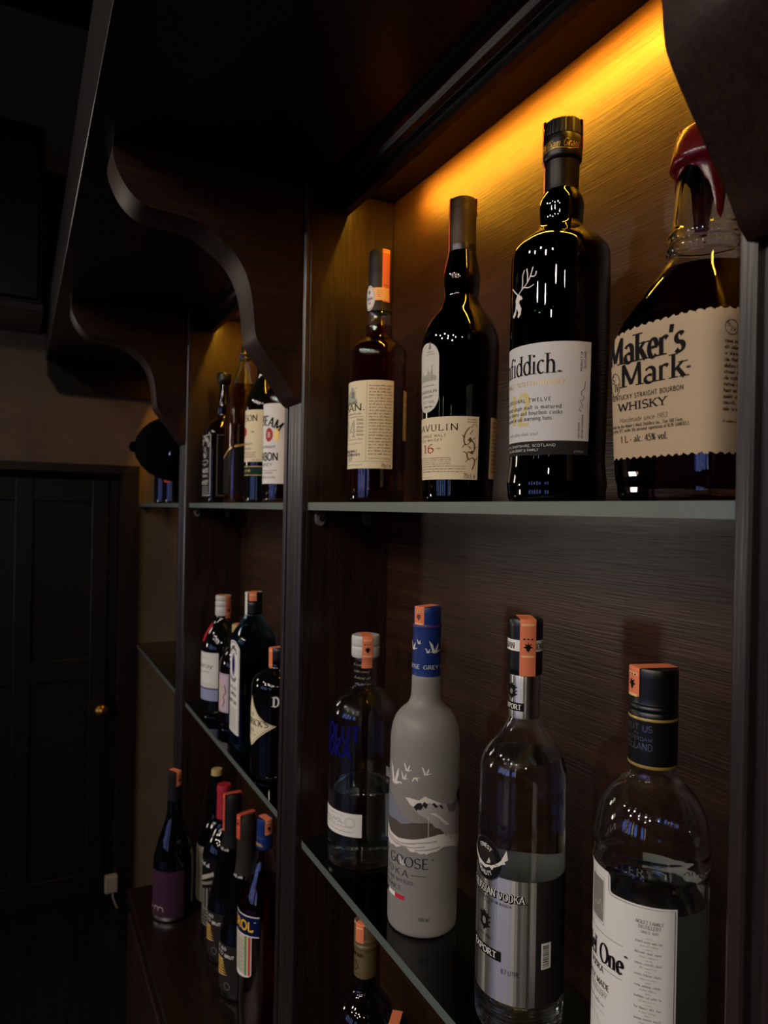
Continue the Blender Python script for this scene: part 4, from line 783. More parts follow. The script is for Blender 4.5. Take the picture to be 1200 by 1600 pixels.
# 6 frosted vodka, geese and mountains
B = Bottle('vodka_bottle', 'tall frosted vodka bottle with blue foil neck, white geese and mountain print', 'bottle', (-.651, .389, ZL),
           [(36.8, 12), (37.2, 93.5), (36.8, 192), (36.2, 201), (34.6, 210), (31.4, 218.4), (25.8, 225), (19.5, 230), (16.4, 236), (15.5, 244), (15.3, 262.1), (13.9, 264), (13.5, 320)], ref=36.9)
B.body_solid('frosted_glass')
B.cap([(15.5, 262), (15.2, 264), (14.9, 310), (15.3, 312.5), (15.3, 315.4), (14.9, 316.4)], 'cap_navy', 'capsule', 0); B.cap([(14.3, 316.4), (14.5, 318), (14.5, 332), (13.6, 334.4)], 'cap_navy', 'stopper')
B.strip(math.radians(59.1 - 38), 12.5, 315.5, None, 334.4, lambda z: 14.6, ('tax_orange', 'ink_brown', 'tax_pale'), 324)
A = Art()
def bird(u, z, k, fl=1, wing=1.0):
    b = [(-3.6, .2), (-1.2, -1.1), (2.2, -.8), (4.2, .5), (6.2, .6), (6.6, 1.1), (5.4, 1.5), (3.6, 1.2), (1.6, 1.3), (-1.2, 1.1)]
    A.poly([(u + fl * p * k, z + q * k) for p, q in b], 'snow', 2)
    A.poly([(u + fl * p * k, z + q * k) for p, q in [(-2.4, .6), (-4.2, 6 * wing), (-5.4, 9.6 * wing), (-2.2, 6.4 * wing), (-.2, 1.2)]], 'snow', 2)
    A.poly([(u + fl * p * k, z + q * k) for p, q in [(-.2, .8), (1.4, 4.6 * wing), (3.6, 7.6 * wing), (3.6, 4.2 * wing), (2.0, 1.0)]], 'snow', 2)
for z_, t in ((270, 0),): A.text('GREY GOOSE', -33, 8.6, z_, 4, 'ink_white', .13, .07, True); A.text('GREY GOOSE', 12.5, 54, z_, 4, 'ink_white', .13, .07, True)
bird(-1, 290, .95); bird(7, 296.4, .5); bird(24.5, 288, 1.25); bird(17, 287.6, .55); bird(38, 292, 1.0)
A.rect(-47, 314.4, 47, 314.9, 'ink_crimson', 1)
A.wrap(Sleeve(15.2), 'foil_print', B.root, .2)
A = Art()
bird(3, 154, 1.75, 1, 1.25); bird(20, 170, .85); bird(16.5, 160.8, .8); bird(39.8, 168, .9); bird(29, 163.5, .8, 1, -.55); bird(-22, 160, 1.2)
A.poly([(-58, 140), (-30, 150), (-14, 146), (0, 136), (10, 128), (20, 121), (28, 117.5), (12, 116), (-6, 115), (-30, 112), (-58, 116)], 'haze_blue', 0)
A.poly([(-58, 116), (-30, 112), (-6, 115), (6, 116), (14, 114), (28, 118), (40, 119), (49, 118.5), (56, 112), (64, 102.5), (54, 107), (40, 104), (28, 101.5), (10, 99), (-4, 101), (-12, 106), (-58, 106)], 'lake', 1)
A.poly([(18.5, 142.5), (24, 142.8), (33, 141.5), (38.9, 146), (48, 142), (57, 137.8), (64, 137), (68.8, 135), (80, 133), (92, 138), (98, 128), (100, 100), (82, 96), (70, 99), (60, 106), (64, 102.6), (56, 112), (50, 114), (46, 119), (40, 124), (33, 128), (26, 134)], 'ice', 2)
A.poly([(18.5, 142.5), (24, 142.8), (33, 141.5), (38.9, 146), (48, 142), (57, 137.8), (50, 136.4), (44, 139.4), (39, 139.2), (33, 137.6), (29, 133.8), (24, 136.4)], 'snow', 3)
for q in ([(27.6, 134.4), (31.4, 138.6), (35.4, 139.6), (37.4, 135.4), (35, 132), (32, 132.6), (31, 130.6)], [(36.6, 136.8), (38.4, 141), (42, 138), (40.4, 133.6)], [(46, 139), (49, 139.2), (53, 134.6), (49.8, 134.4)], [(54, 137), (57, 135.8), (59.4, 131.6), (55.6, 133.6)], [(78, 142), (86, 147), (92, 138), (94, 122), (88, 128)]): A.poly(q, 'rock', 4)
A.poly([(44, 129), (52, 125), (62, 115), (68, 114), (60, 121), (50, 129)], 'snow', 3); A.poly([(62, 137), (70, 134), (80, 139), (88, 148), (84, 134), (74, 125), (66, 128)], 'dusk', 3)
A.poly([(-60, 112), (-30, 107), (-12, 106), (-4, 100.6), (10, 98.6), (28, 101), (40, 103.6), (54, 106.6), (62, 106), (80, 100), (98, 97), (96, 86), (84, 85), (72, 91), (60, 93), (52, 89.5), (46, 89), (41, 86.4), (40, 88.4), (36, 87), (31, 89), (26, 88), (20, 92), (15, 91.6), (8, 88), (2, 89), (-4, 87), (-10, 89), (-30, 92), (-60, 98)], 'snow', 2)
for a, b2, c in (((-4, 97), (12, 94), (30, 97)), ((4, 93), (22, 92), (40, 95)), ((20, 95.6), (34, 98.6), (52, 100)), ((30, 90.6), (44, 92), (56, 94)), ((-14, 98), (0, 93.6), (10, 91.4))): A.stroke(chaikin([a, b2, c], 2), 1.3, 'ice', 4)
A.stroke([(43, 126), (43.2, 104)], .5, 'snow', 3)
A.text('GREY GOOSE', -45, 44.6, 72.2, 10, 'ink_navy', .13, .05, True, gap=.05); A.text('(R)', 46.6, 49.5, 79, 2.8, 'ink_navy', .1); bird(15.6, 73.2, .72, 1, 1.25)
A.text('VODKA', -22.5, 23, 61.3, 6.6, 'ink_navy', .11, .05, True, gap=.3); A.rect(26, 64.2, 41.8, 64.7, 'ink_navy'); A.rect(-41.8, 64.2, -26, 64.7, 'ink_navy')
A.text('DISTILLED AND BOTTLED', -29, 28.6, 54.4, 3.2, 'ink_navy', .12, .08, True); A.text('IN', -2, 2, 51.2, 1.8, 'ink_navy', .13); A.text('FRANCE', -15.4, 15.6, 45.4, 4.6, 'ink_navy', .12, .06, True)
A.rect(-19.5, 36.6, -6.4, 41, 'ink_navy'); A.rect(-6.4, 36.6, 6.4, 41, 'ink_white'); A.rect(6.4, 36.6, 19.4, 41, 'ink_crimson'); A.text('700 ml', 34, 45.8, 18.8, 3.6, 'ink', .11, .06, True)
for k in range(4): A.text('GREY GOOSE VODKA FRANCE', 0, 1, 0, 1, 'ink_grey', .12, f=VT(82.5 + k * 2.6, 26 + k * 3, 80, 1.6))
A.wrap(B, 'printed_scene', B.root)

# 7 clear vodka with steel sleeve and fish badge
B = Bottle('vodka_bottle', 'clear vodka bottle with brushed steel sleeve and dark oval fish badge', 'bottle', (-.489, .391, ZL),
           [(36.5, 12), (37.4, 30), (37.1, 215), (34.8, 226), (29.2, 236), (21.6, 244), (17.2, 251), (14.6, 256), (13, 261), (12.6, 300), (12.4, 330)], ref=37.2, base=9)
B.body_glass('clear_glass', 2.6, 16, 'vodka', 228)
for k in range(13):
    zz = 3 + k * 2.2; 
mb = MB(); mb.grid([[B.pt(2 * math.pi * i / 96, z, .45 + .5 * math.sin(z * 2.1 + 3 * math.sin(i * .21) + i * .05)) for i in range(96)] for z in [6 + j * .9 for j in range(29)]], 'clear_glass', True)
mb.build('rippled_base', B.root, True)
B.cap([(13.3, 260.5), (13.4, 261), (13.5, 296), (13.3, 297)], 'brushed_steel', 'neck_sleeve'); B.cap([(13.6, 297), (14.8, 298.5), (14.9, 343), (13.6, 345)], 'cap_black', 'stopper')
A = Art(); A.rect(-45, 318, 45, 327.5, 'ink_white', 0); A.text('NOBLE RUSSIAN', -38, 4, 320, 5, 'ink', .14, .08, True); A.text('VODKA', 17, 34, 320, 5, 'ink', .14, .08, True); A.wrap(Sleeve(14.95), 'white_band', B.root, .1)
B.strip(math.radians(51.3 + 9), 13.6, 297.5, None, 345, lambda z: 15.2, leaf=322)
A = Art()
def crest(u, z, k):
    A.poly([(u + p * k, z + q * k) for p, q in [(-4, 6), (-2.6, 4.8), (0, 7), (2.6, 4.8), (4, 6), (4.4, 3), (3.4, 1), (4.4, -1.6), (3, -4), (1, -5), (0, -7), (-1, -5), (-3, -4), (-4.4, -1.6), (-3.4, 1), (-4.4, 3)]], 'ink', 1)
    A.ellipse(u, z, 1.8 * k, 2.4 * k, 'ink_grey', 2)
    for sg in (-1, 1):
        for q in (3, 0, -3): A.stroke([(u + sg * 3.6 * k, z + q * k), (u + sg * 6 * k, z + (q + 1.2) * k)], .8 * k, 'ink', 1)
crest(0, 283, 1.0); A.rect(-12, 267, 12, 274, 'ink', 0); A.text('EXPORT', -9.6, 9.8, 268.4, 4, 'ink_white', .18, .1, True)
A.wrap(Sleeve(13.55), 'neck_print', B.root, .1)
A = Art(); A.poly([(-118, 33), (46.5, 33), (46.5, 135), (-118, 135)], 'brushed_steel', 0)
A.rect(46.6, 33, 115, 135, 'paper_charcoal', 0); A.poly([(-118, 33.5), (46.4, 33.5), (46.4, 134.5), (-118, 134.5)], 'paper_silver', -1)
A.wrap(B, 'steel_sleeve', B.root, .25, .1)
A = Art()
A.arch('BELUGA', 0, 140, 29.5, 141, 39, 11, 'ink', .19, .07, True, 4)
A.ellipse(0, 145.5, 18.6, 17.6, 'silver_foil', 2); A.ellipse(0, 145.5, 17.8, 16.8, 'ink', 3); A.ellipse(0, 145.5, 12, 11, 'paper_charcoal', 4)
A.arch('FINEST', 0, 144, 10.4, 128, 52, 3.2, 'ink_white', .17, .1, True, 6); A.arch('QUALITY', 0, 146, 14.2, 232, 308, 3.2, 'ink_white', .17, .1, True, 6, True)
A.poly([(-24, 151), (-21, 149), (-16, 145), (-9, 141.6), (0, 140), (8, 142), (14, 146), (17, 149), (21.6, 158.4), (23, 151), (20, 149), (21, 147), (17.6, 146), (15, 143.6), (10, 141), (8.6, 138.4), (5.6, 140), (1, 137.4), (-7, 138), (-9, 135.4), (-12, 139.6), (-19, 143), (-23, 147)], 'snow', 6)
A.poly([(2, 142), (5, 147.6), (7, 143.4)], 'snow', 6)
for k in range(5): A.stroke([(-19 + k * 7, 146.4 - k * .9 + abs(k - 2.5) * .8), (-13 + k * 7, 143.6 - k * .2 + abs(k - 2.5) * .7)], .5, 'ink', 7)
A.text('NOBLE RUSSIAN VODKA', -37.3, 37.2, 116.6, 6.4, 'ink', .34, .24, True, layer=3); A.text('NOBLE RUSSIAN VODKA', -37.5, 36.8, 117.3, 6, 'ink_white', .12, .06, True, layer=5)
A.text('DISTILLED AND BOTTLED IN RUSSIA', -27, 26.5, 112.2, 2, 'ink', .16, layer=3, gap=.2); A.text('EST 1900', -8, 8, 109, 1.8, 'ink', .14, layer=3)
crest(0, 93, 1.25); A.items = [(p, mt, ly + (2 if mt == 'ink_grey' else 2)) if False else (p, mt, ly) for p, mt, ly in A.items]
A.text('SINCE 1900', -8, 8, 80.6, 2, 'ink', .15, layer=3); A.rect(-18.4, 65.8, 18.4, 74.2, 'ink', 3); A.text('EXPORT', -14.4, 14.4, 67.6, 4.9, 'ink_white', .2, .1, True, layer=5)
A.text('0.7 LITRE', 18.6, 33.8, 57.4, 3.6, 'ink', .12, layer=3); A.text('40% VOL', -33.8, -19, 57.4, 3.6, 'ink', .12, layer=3)
A.rect(51.3, 63.6, 60.5, 84.8, 'ink_white', 3); rb = random.Random(4); zz = 65
while zz < 83: h = rb.choice((.3, .5, .8)); A.rect(52.6, zz, 58.4, zz + h, 'ink', 5); zz += h + rb.choice((.35, .6))
for q in (69, 79): A.stroke(arc(66, q, 2.6, 2.6, 0, 360, 14), .6, 'ink', 3)
A.wrap(B, 'front_print', B.root, .35, .07)

# 8 clear vodka with black cap, white stepped label
B = Bottle('vodka_bottle', 'clear vodka bottle with black screw cap and white stepped label, nearest on its shelf', 'bottle', (-.350, .392, ZL),
           [(36.6, 12), (37.4, 40), (37.2, 185), (37.4, 194.6), (38.4, 198), (37.4, 201), (37.4, 209), (38.4, 211.4), (37.6, 215.6), (36, 228), (33.2, 237.5), (28.4, 245.4), (23.6, 250.4), (18.4, 253.6), (16.3, 257), (15.9, 262), (15.2, 268), (14.4, 300)], ref=37.3)
B.body_glass('clear_glass', 2.6, 9, 'vodka', 178)
B.cap([(16.0, 264.5), (16.4, 265.2), (16.3, 266.6)], 'gold_foil', 'gold_ring'); B.cap([(16.2, 266.6), (16.2, 296.5)], 'cap_black', 'cap_skirt'); B.cap([(16.3, 296.5), (16.4, 297.4), (16.2, 298.2)], 'gold_foil', 'gold_ring')
B.cap([(16.1, 298.2), (16.1, 301), (15.6, 301.6), (15.6, 302.4), (16.1, 303), (16.1, 305), (15.6, 305.6), (15.6, 306.6), (16.1, 307.2), (15.9, 308), (15.8, 329), (15, 331)], 'cap_black')
B.strip(math.radians(41.7 - 58), 13, 312, 312, 331, lambda z: 16.0, leaf=320)
A = Art()
for t, u, z, h in (('VISIT US', 11.6, 289.3, 4.2), ('IN', 2.4, 286.4, 2), ('AMSTERDAM', 11.6, 282.8, 2.5), ('HOLLAND', 11.8, 276.8, 4.6)): A.text(t, -u, u, z, h, 'silver_foil', .15, layer=0)
A.wrap(Sleeve(16.25), 'cap_lettering', B.root, .1)
A = Art(); o = [(-46, 18), (44.6, 18), (44.6, 183.6), (2, 183.6), (.6, 185), (.4, 194), (-1, 196.4), (-20, 197), (-46, 197)]
A.poly(o, 'paper_white', 0); o2 = [(-46, 19.5), (43.2, 19.5), (43.2, 182.2), (1.2, 182.2), (-.9, 184.4), (-1, 193.4), (-2, 195), (-20, 195.5)]; A.stroke(o2, .45, 'ink', 1)
A.rect(-22, 160, -6, 188, 'ink_grey', 1); A.frame(-23.2, 158.4, -4.8, 190, .3, 'ink_grey', 1); A.stroke(chaikin([(-20, 164), (-16, 172), (-12, 168), (-9, 176), (-7, 166)], 2), .8, 'ink_faint', 2)
A.text('Ketel One', -39, 11.6, 133.8, 12.6, 'ink', .2, .06, True, gap=.03); A.text('(R)', 11.8, 14.6, 143, 4.2, 'ink', .1)
A.stroke([(-40, 152.6), (10.8, 152.6)], .3, 'ink', 1); A.stroke([(-40, 130.4), (10.8, 130.4)], .3, 'ink', 1)
A.text('VODKA', -21, -4.6, 126.4, 4, 'ink', .16, .08, True); A.text('FAMILY MADE', -32, 1.4, 117, 3.8, 'ink', .18, .09, True); A.stroke([(-40, 114.4), (0, 114.4)], .3, 'ink', 1); A.text('NOLET DISTILLERY', -36, -1, 110.4, 3, 'ink_grey', .12, .07, True); A.scribble(-34, -3, 104, 2.4, 'ink_grey', seed=77); A.stroke([(-30, 100), (-2, 100)], .3, 'ink_grey', 1)
A.stroke(arc(-18, 84, 14, 12, 0, 360, 26), .3, 'ink_faint', 1); A.stroke(arc(-18, 84, 12, 10, 0, 360, 26), .3, 'ink_faint', 1)
A.text('NOLET FAMILY', 19, 36, 172.2, 2.2, 'ink_grey', .15, .09, True); A.text('DISTILLERY', 20.6, 34.4, 169.2, 2.2, 'ink_grey', .15, .09, True); A.text('SINCE 1691', 22, 33, 166.2, 1.8, 'ink_grey', .13, .08, True)
for k in range(15): A.scribble(25.4, 29.4, 162.6 - k * 7.1, 1.1, 'ink_faint', .16, 900 + k); A.scribble(19, 36, 160 - k * 7.1, 1.7, 'ink_grey', .15, 930 + k, 0); A.scribble(22, 33, 157.6 - k * 7.1, 1.3, 'ink_faint', .16, 960 + k, 0)
A.wrap(B, 'front_label', B.root)
A = Art(); A.text('DISTILLERY', -18, 29, 202, 5.2, 'clear_glass', .17, .1, True, gap=.16); A.text('NOLET', -62, -26, 202, 5.2, 'clear_glass', .17, .1, True, gap=.16); A.text('OUR OLD', 48, 82, 202, 5.2, 'clear_glass', .17, .1, True, gap=.16); A.wrap(B, 'embossed_lettering', B.root, .3)
A = Art(); paper(A, 84, 30, 150, 186, 'paper_silver'); A.wrap(B, 'back_label', B.root)

# ------------------------------------------------------------------ nearest bay, ledge
B = Bottle('liqueur_bottle', 'dark liqueur bottle with ribbed gold screw cap below the low glass shelf', 'bottle', (-.750, .372, ZC),
           [(35.5, 12), (35.5, 228), (33.4, 242), (27.6, 254), (18.6, 263), (13.6, 269), (12.6, 275), (12.4, 310)])
B.body_solid('brown_glass')
B.cap([(12.9, 284.8), (13.2, 286), (13.2, 318), (13.8, 319), (13.8, 322), (13.2, 323), (13.2, 325), (13.8, 326), (13.8, 329), (13.2, 330), (13.4, 332)], 'cap_gold', 'capsule', 0)
mb = MB(); N = 80; mb.grid([[((13.4 * k + (.35 if i % 2 else 0)) * math.sin(2 * math.pi * i / N) * .001, -(13.4 * k + (.35 if i % 2 else 0)) * math.cos(2 * math.pi * i / N) * .001, z * .001) for i in range(N)] for z, k in ((332, 1), (346.5, 1), (348, .94))], 'cap_gold', True)
mb.f.append(tuple(range(len(mb.v) - N, len(mb.v)))); mb.m.append(0); mb.build('ridged_cap', B.root)
B.strip(math.radians(63.6 - 32), 11, 327, 334, 348, lambda z: 13.9, ('tax_orange', 'tax_red', 'tax_pale'))
A = Art(); A.text('CAMPARI', -9.5, 12.4, 310, 4.2, 'ink', .16); A.stroke(arc(.5, 299, 5, 5, -50, 230, 20), .8, 'ink', 1); A.ellipse(.5, 300, 2.2, 3, 'ink_brown', 1); A.text('1860', -2.4, 3.6, 293.4, 2, 'ink', .15); A.scribble(-7, 8, 289, 1.2, 'ink', seed=2); A.wrap(Sleeve(13.3), 'cap_lettering', B.root, .1)
B = Bottle('liqueur_bottle', 'short dark bottle with orange tax strip at the bottom edge, beside the gold-capped bottle', 'bottle', (-.655, .362, ZC),
           [(33, 12), (33, 200), (30, 222), (20, 245), (13, 258), (11.6, 272), (11.4, 288)])
B.body_solid('black_glass'); B.cap([(12.4, 272), (12.4, 293), (11.6, 295.2)], 'cap_black'); B.strip(math.radians(50), 11, 268, None, 295.2, lambda z: 12.5)

# ------------------------------------------------------------------ middle bay, upper shelf
B = Bottle('whiskey_bottle', 'square black-labelled whiskey bottle with bulbous neck, farthest on the middle bay upper shelf', 'bottle', (-1.544, .395, ZU),
           [(38.6, 12), (39, 150), (38, 164), (30, 176), (15, 186), (12.4, 192), (14.4, 205), (14.2, 216), (11.6, 228), (10.4, 240), (10, 262)], n=5.5, nz=(150, 184), ref=39)
B.body_solid('brown_glass'); B.cap([(10.6, 258), (12.6, 262), (15.2, 266), (15.4, 282), (14, 284)], 'cap_black')
A = Art(); A.poly([(-36, 14), (36, 14), (36, 148), (-36, 148)], 'paper_black', 0); A.frame(-34, 16, 34, 146, 1.2, 'ink_white', 1); A.arch('JACK DANIELS', 0, 104, 30, 150, 30, 10, 'ink_white', .2, .1, True, 2); A.text('Old', -9, 7, 112, 9, 'ink_white', .13, slant=.2); A.text('No.7', -12, 12, 98, 11, 'ink_white', .17, slant=.2)
A.ellipse(0, 88, 26, 5, 'ink_white', 1); A.ellipse(0, 88, 24, 4, 'paper_black', 2)
for k, (t, w, h) in enumerate((('BRAND', 10, 3.4), ('TENNESSEE', 28, 8), ('SOUR MASH', 22, 5), ('WHISKEY', 27, 9))): A.text(t, -w, w, (80, 66, 56, 40)[k], h, 'ink_white', .16, .08, True)
for k in range(4): A.scribble(-28, 28, 34 - k * 4.4, 2.4, 'ink_white', .16, 1000 + k)
A.wrap(B, 'front_label', B.root)
A = Art(); A.poly([(46, 14), (110, 14), (110, 148), (46, 148)], 'paper_black', 0); A.frame(48, 16, 108, 146, 1.0, 'ink_grey', 1)
for k in range(18): A.scribble(68, 104, 96 - k * 4.4, 2.6, 'ink_faint', .16, 1020 + k)
A.wrap(B, 'side_label', B.root)

B = Bottle('whisky_bottle', 'clear sloping-shouldered bottle of golden whisky with black pourer', 'bottle', (-1.389, .395, ZU),
           [(33, 12), (33.4, 140), (33, 162), (30.6, 186), (27.6, 212), (21.5, 240), (16, 258), (12, 272), (10.6, 283), (10.4, 292)], n=5, nz=(150, 250), ref=33.2)
B.body_glass('clear_glass', 2.4, 8, 'gold_whisky', 236)
B.cap([(11, 284), (11.4, 286), (11.4, 289), (10.4, 290), (11, 292), (11, 296), (8, 298), (7, 306), (4.4, 313), (3.4, 330)], 'cap_black', 'pourer')
A = Art(); A.poly([(-30, 20), (18, 20), (29, 96), (29, 106), (-30, 84)], 'paper_black', 0); A.poly([(-30, 84), (29, 106), (29, 110), (-30, 88)], 'gold_foil', 1); A.poly([(34, 20), (68, 20), (68, 116), (34, 108)], 'paper_black', 0); A.poly([(34, 108), (68, 116), (68, 120), (34, 112)], 'gold_foil', 1); A.wrap(B, 'slanted_label', B.root)

B = Bottle('whiskey_bottle', 'dark green whiskey bottle with cream label and green lower band', 'bottle', (-1.258, .395, ZU),
           [(32.6, 12), (32.8, 176), (31.6, 186), (27, 200), (19, 214), (14.4, 224), (12.6, 240), (12.2, 272)], ref=32.8)
B.body_solid('olive_glass'); B.cap([(13, 250), (13.2, 252), (13, 290), (12, 292)], 'cap_darkfoil')
A = Art(); A.rect(-41, 74, 41, 167, 'paper_cream', 0); A.text('JAMESON', -37, 31, 147, 10.5, 'ink', .18, .07, True); A.text('TRIPLE DISTILLED', -18, 18, 96, 3.2, 'ink', .13); A.text('1780', 17, 25, 126, 2.6, 'ink', .15); A.text('IRISH WHISKEY', -22, 22, 104, 4.2, 'ink_grey', .14, .08, True); A.ellipse(-4, 128, 10, 9, 'ink_red', 1)
for k in range(3): A.scribble(-30, 30, 90 - k * 4, 2.4, 'ink', .14, 1050 + k)
A.scribble(22, 38, 76.5, 2, 'ink_brown', seed=9)
A.rect(-41, 48.5, 41, 67, 'paper_greenband', 0); A.rect(-41, 49.6, 41, 50.6, 'gold_foil', 1); A.rect(-41, 65, 41, 66, 'gold_foil', 1); A.scribble(2, 20, 56, 5, 'gold_foil', .2, 8); A.wrap(B, 'front_label', B.root)

B = Bottle('bourbon_bottle', 'bourbon bottle with white label and red seal, against the fluted post', 'bottle', (-1.150, .395, ZU),
           [(32.2, 12), (32.6, 168), (31.4, 178), (26, 190), (18, 200), (14, 208), (12.6, 224), (12, 260)], ref=32.8)
B.body_glass('clear_glass', 2.4, 8, 'bourbon', 200); B.cap([(13, 240), (13.4, 242), (13.2, 284), (12.4, 286)], 'cap_black')
A = Art(); A.poly([(-52, 32), (52, 32), (52, 161), (40, 165), (-40, 165), (-52, 161)], 'paper_white', 0); A.arch('JIM BEAM', 0, 70, 60, 126, 54, 15, 'ink', .2, .08, True); 
sl = [(8.6 * (1 if k % 2 else .88) * math.cos(k * math.pi / 16), 113 + 12 * (1 if k % 2 else .9) * math.sin(k * math.pi / 16)) for k in range(32)]
A.poly([(p[0] + 16, p[1]) for p in sl], 'ink_red', 1); A.text('B', 13.4, 18.6, 109, 8, 'paper_white', .16, .08, True); A.poly([(p[0] * .55 + 31, p[1] * .9 + 11) for p in sl], 'gold_foil', 1)
A.text('KENTUCKY STRAIGHT', -29, 29, 91, 3.8, 'ink', .14); A.text('BOURBON', -35, 34, 70.6, 12.6, 'ink', .17); A.text('WHISKEY', -20, 24, 61, 5, 'ink', .14); A.stroke(chaikin([(-20, 53), (0, 55), (16, 52.4), (32, 54.6)], 2), .6, 'ink_red', 2); A.scribble(0, 26, 49, 2, 'ink', .2, 3); A.text('40% ALC/VOL', -2, 30, 41, 3, 'ink', .15); A.wrap(B, 'front_label', B.root)

# ------------------------------------------------------------------ middle bay, low shelf
B = Bottle('gin_bottle', 'dark green gin bottle with silver screw cap, white label and lilac band', 'bottle', (-1.517, .395, ZL),
           [(43, 12), (44, 60), (44, 134), (42.4, 146), (37, 164), (28, 180), (20.4, 190), (17.4, 198), (16, 206), (15.6, 236)], ref=44)
B.body_solid('olive_glass'); B.cap([(16.4, 204), (16.8, 206), (16.8, 220), (16, 221), (16, 223), (16.8, 224), (16.8, 233), (16, 234), (16, 236), (16.8, 237), (16.4, 245), (15.6, 246.6)], 'cap_silver'); B.strip(math.radians(75.4 + 40), 14, 196, None, 246.6, lambda z: 17.0, leaf=216)
A = Art(); paper(A, -50, 55.8, 50, 129.6, 'paper_white'); A.frame(-47, 59, 47, 127, .6, 'ink_faint', 1); A.text('Tanqueray', -40, 37, 97.5, 10, 'ink', .13, .06, False, .3); A.scribble(-20, 30, 88, 3, 'ink_grey', seed=4); A.scribble(-26, 30, 117, 2.4, 'ink_faint', seed=5); A.scribble(-30, 40, 63, 2, 'ink_grey', seed=6); A.rect(-50, 29, 50, 53, 'paper_blueband', 0); A.rect(-50, 53, 50, 55.8, 'ink_navy', 0); A.wrap(B, 'front_label', B.root)
A = Art(); A.ellipse(2, 178, 9, 12, 'ink_crimson', 2); A.ellipse(-1, 160, 9, 11, 'ink_crimson', 2); A.wrap(B, 'red_seal', B.root)
B = Bottle('gin_bottle', 'small brown gin bottle with lilac label, tucked left of the blue square bottle', 'bottle', (-1.409, .400, ZL),
           [(37, 12), (37.4, 116), (36, 128), (30, 144), (20, 156), (14, 164), (12.6, 176), (12.4, 190)], ref=37.4)
B.body_solid('brown_glass'); B.cap([(14, 184), (14.2, 186), (14.2, 198), (13.4, 200.4)], 'cork', 'stopper'); B.strip(math.radians(80), 13, 172, None, 200.4, lambda z: 14.5, leaf=188)
A = Art(); paper(A, -29.5, 29.6, 29.5, 106, 'paper_lilac'); A.frame(-27.5, 31.6, 27.5, 104, .8, 'ink_grey', 1); A.stroke(arc(0, 68, 20, 24, 0, 360, 30), 1.6, 'tax_pale', 1); A.stroke(chaikin([(14, 40), (20, 52), (15, 60), (24, 70), (18, 84)], 2), 2.2, 'paper_mauve', 2, .8); A.ellipse(0, 68, 13, 17, 'paper_aged', 1); A.wrap(B, 'front_label', B.root)
B = Bottle('gin_bottle', 'square blue glass gin bottle with tall white front label', 'bottle', (-1.272, .388, ZL),
           [(35.4, 12), (36, 100), (36, 196), (34.4, 206), (29, 218), (21, 230), (16.4, 238), (14.6, 246), (14.2, 270)], n=5.5, nz=(190, 232), ref=36, base=5)
B.body_glass('blue_glass', 2.8, 9, 'vodka', 214); B.cap([(15.2, 240), (15.6, 242), (15.6, 262), (15, 263), (15.6, 264), (15.4, 279), (14.6, 281)], 'cap_black'); B.strip(math.radians(72.6 - 8), 14, 266, None, 281, lambda z: 15.7, ('tax_orange', 'ink', 'tax_pale'), name='tax_strip')
B.strip(math.radians(72.6 - 70), 12, 232, None, 280.8, lambda z: 15.7, ('paper_white', 'ink', 'paper_silver'), name='seal_strip')
A = Art(); o = [(-30, 27), (30, 27), (30, 180)] + [(30 * math.cos(t), 180 + 14 * math.sin(t)) for t in [math.pi * k / 10 for k in range(1, 10)]] + [(-30, 180)]
A.poly(o, 'paper_white', 0); A.stroke([(p[0] * .92, 110 + (p[1] - 110) * .96) for p in o + [o[0]]], 1, 'ink_navy', 1); A.ellipse(0, 150, 10, 22, 'paper_blueband', 1); A.ellipse(0, 150, 7, 17, 'ink_blue', 2); A.arch('BOMBAY', 0, 160, 18, 150, 30, 7, 'ink', .2, .1, True); A.arch('SAPPHIRE', 0, 142, 24, 214, 326, 6, 'ink', .2, .1, True, 2, True)
for k, (t, w, h, z) in enumerate((('DISTILLED', 20, 5, 106), ('LONDON', 19, 6, 94), ('DRY GIN', 21, 7, 80))): A.text(t, -w, w, z, h, 'ink', .18, .09, True)
for k in range(8): A.scribble(-22, 22, 70 - k * 5, 3, 'ink_grey', .18, 1100 + k)
A.wrap(B, 'front_label', B.root)
B = Bottle('gin_bottle', 'squat black gin bottle with cream diamond label, against the fluted post', 'bottle', (-1.116, .385, ZL),
           [(43.6, 14), (44.2, 60), (44.2, 144), (42.6, 154), (36, 164), (24, 170), (17.4, 173.6), (15.6, 178), (15, 196)], ref=44.2)
B.body_solid('black_glass'); B.cap([(16.2, 186), (16.6, 188), (16.6, 205), (15.4, 207.4)], 'cap_black', 'stopper'); B.strip(math.radians(71 - 60), 12, 176, 176, 207.4, lambda z: 16.8)
A = Art(); cv = [(0, 133), (8, 118), (20, 104), (34, 95), (52, 89.5)]; cw = [(52, 89.5), (36, 80), (20, 68), (8, 57), (0, 51.6)]
A.poly(cv + cw[1:] + [(-p[0], p[1]) for p in cw[::-1][1:]] + [(-p[0], p[1]) for p in cv[::-1][1:-1]], 'paper_cream', 0)
A.stroke([(p[0] * .93, 91 + (p[1] - 91) * .92) for p in cv + cw], .5, 'ink', 1); A.text("HENDRICK'S", -40, 39, 87, 9.6, 'ink', .2, .08, True); A.text('GIN', -9, 9, 76, 5, 'ink', .15, .08, True); A.ellipse(4, 104, 5, 3.4, 'ink_faint', 1); A.scribble(-12, 16, 71, 2, 'ink_grey', seed=1); A.text('D', 46, 56, 121, 15, 'ink_white', .2, .1, True); A.wrap(B, 'diamond_label', B.root)

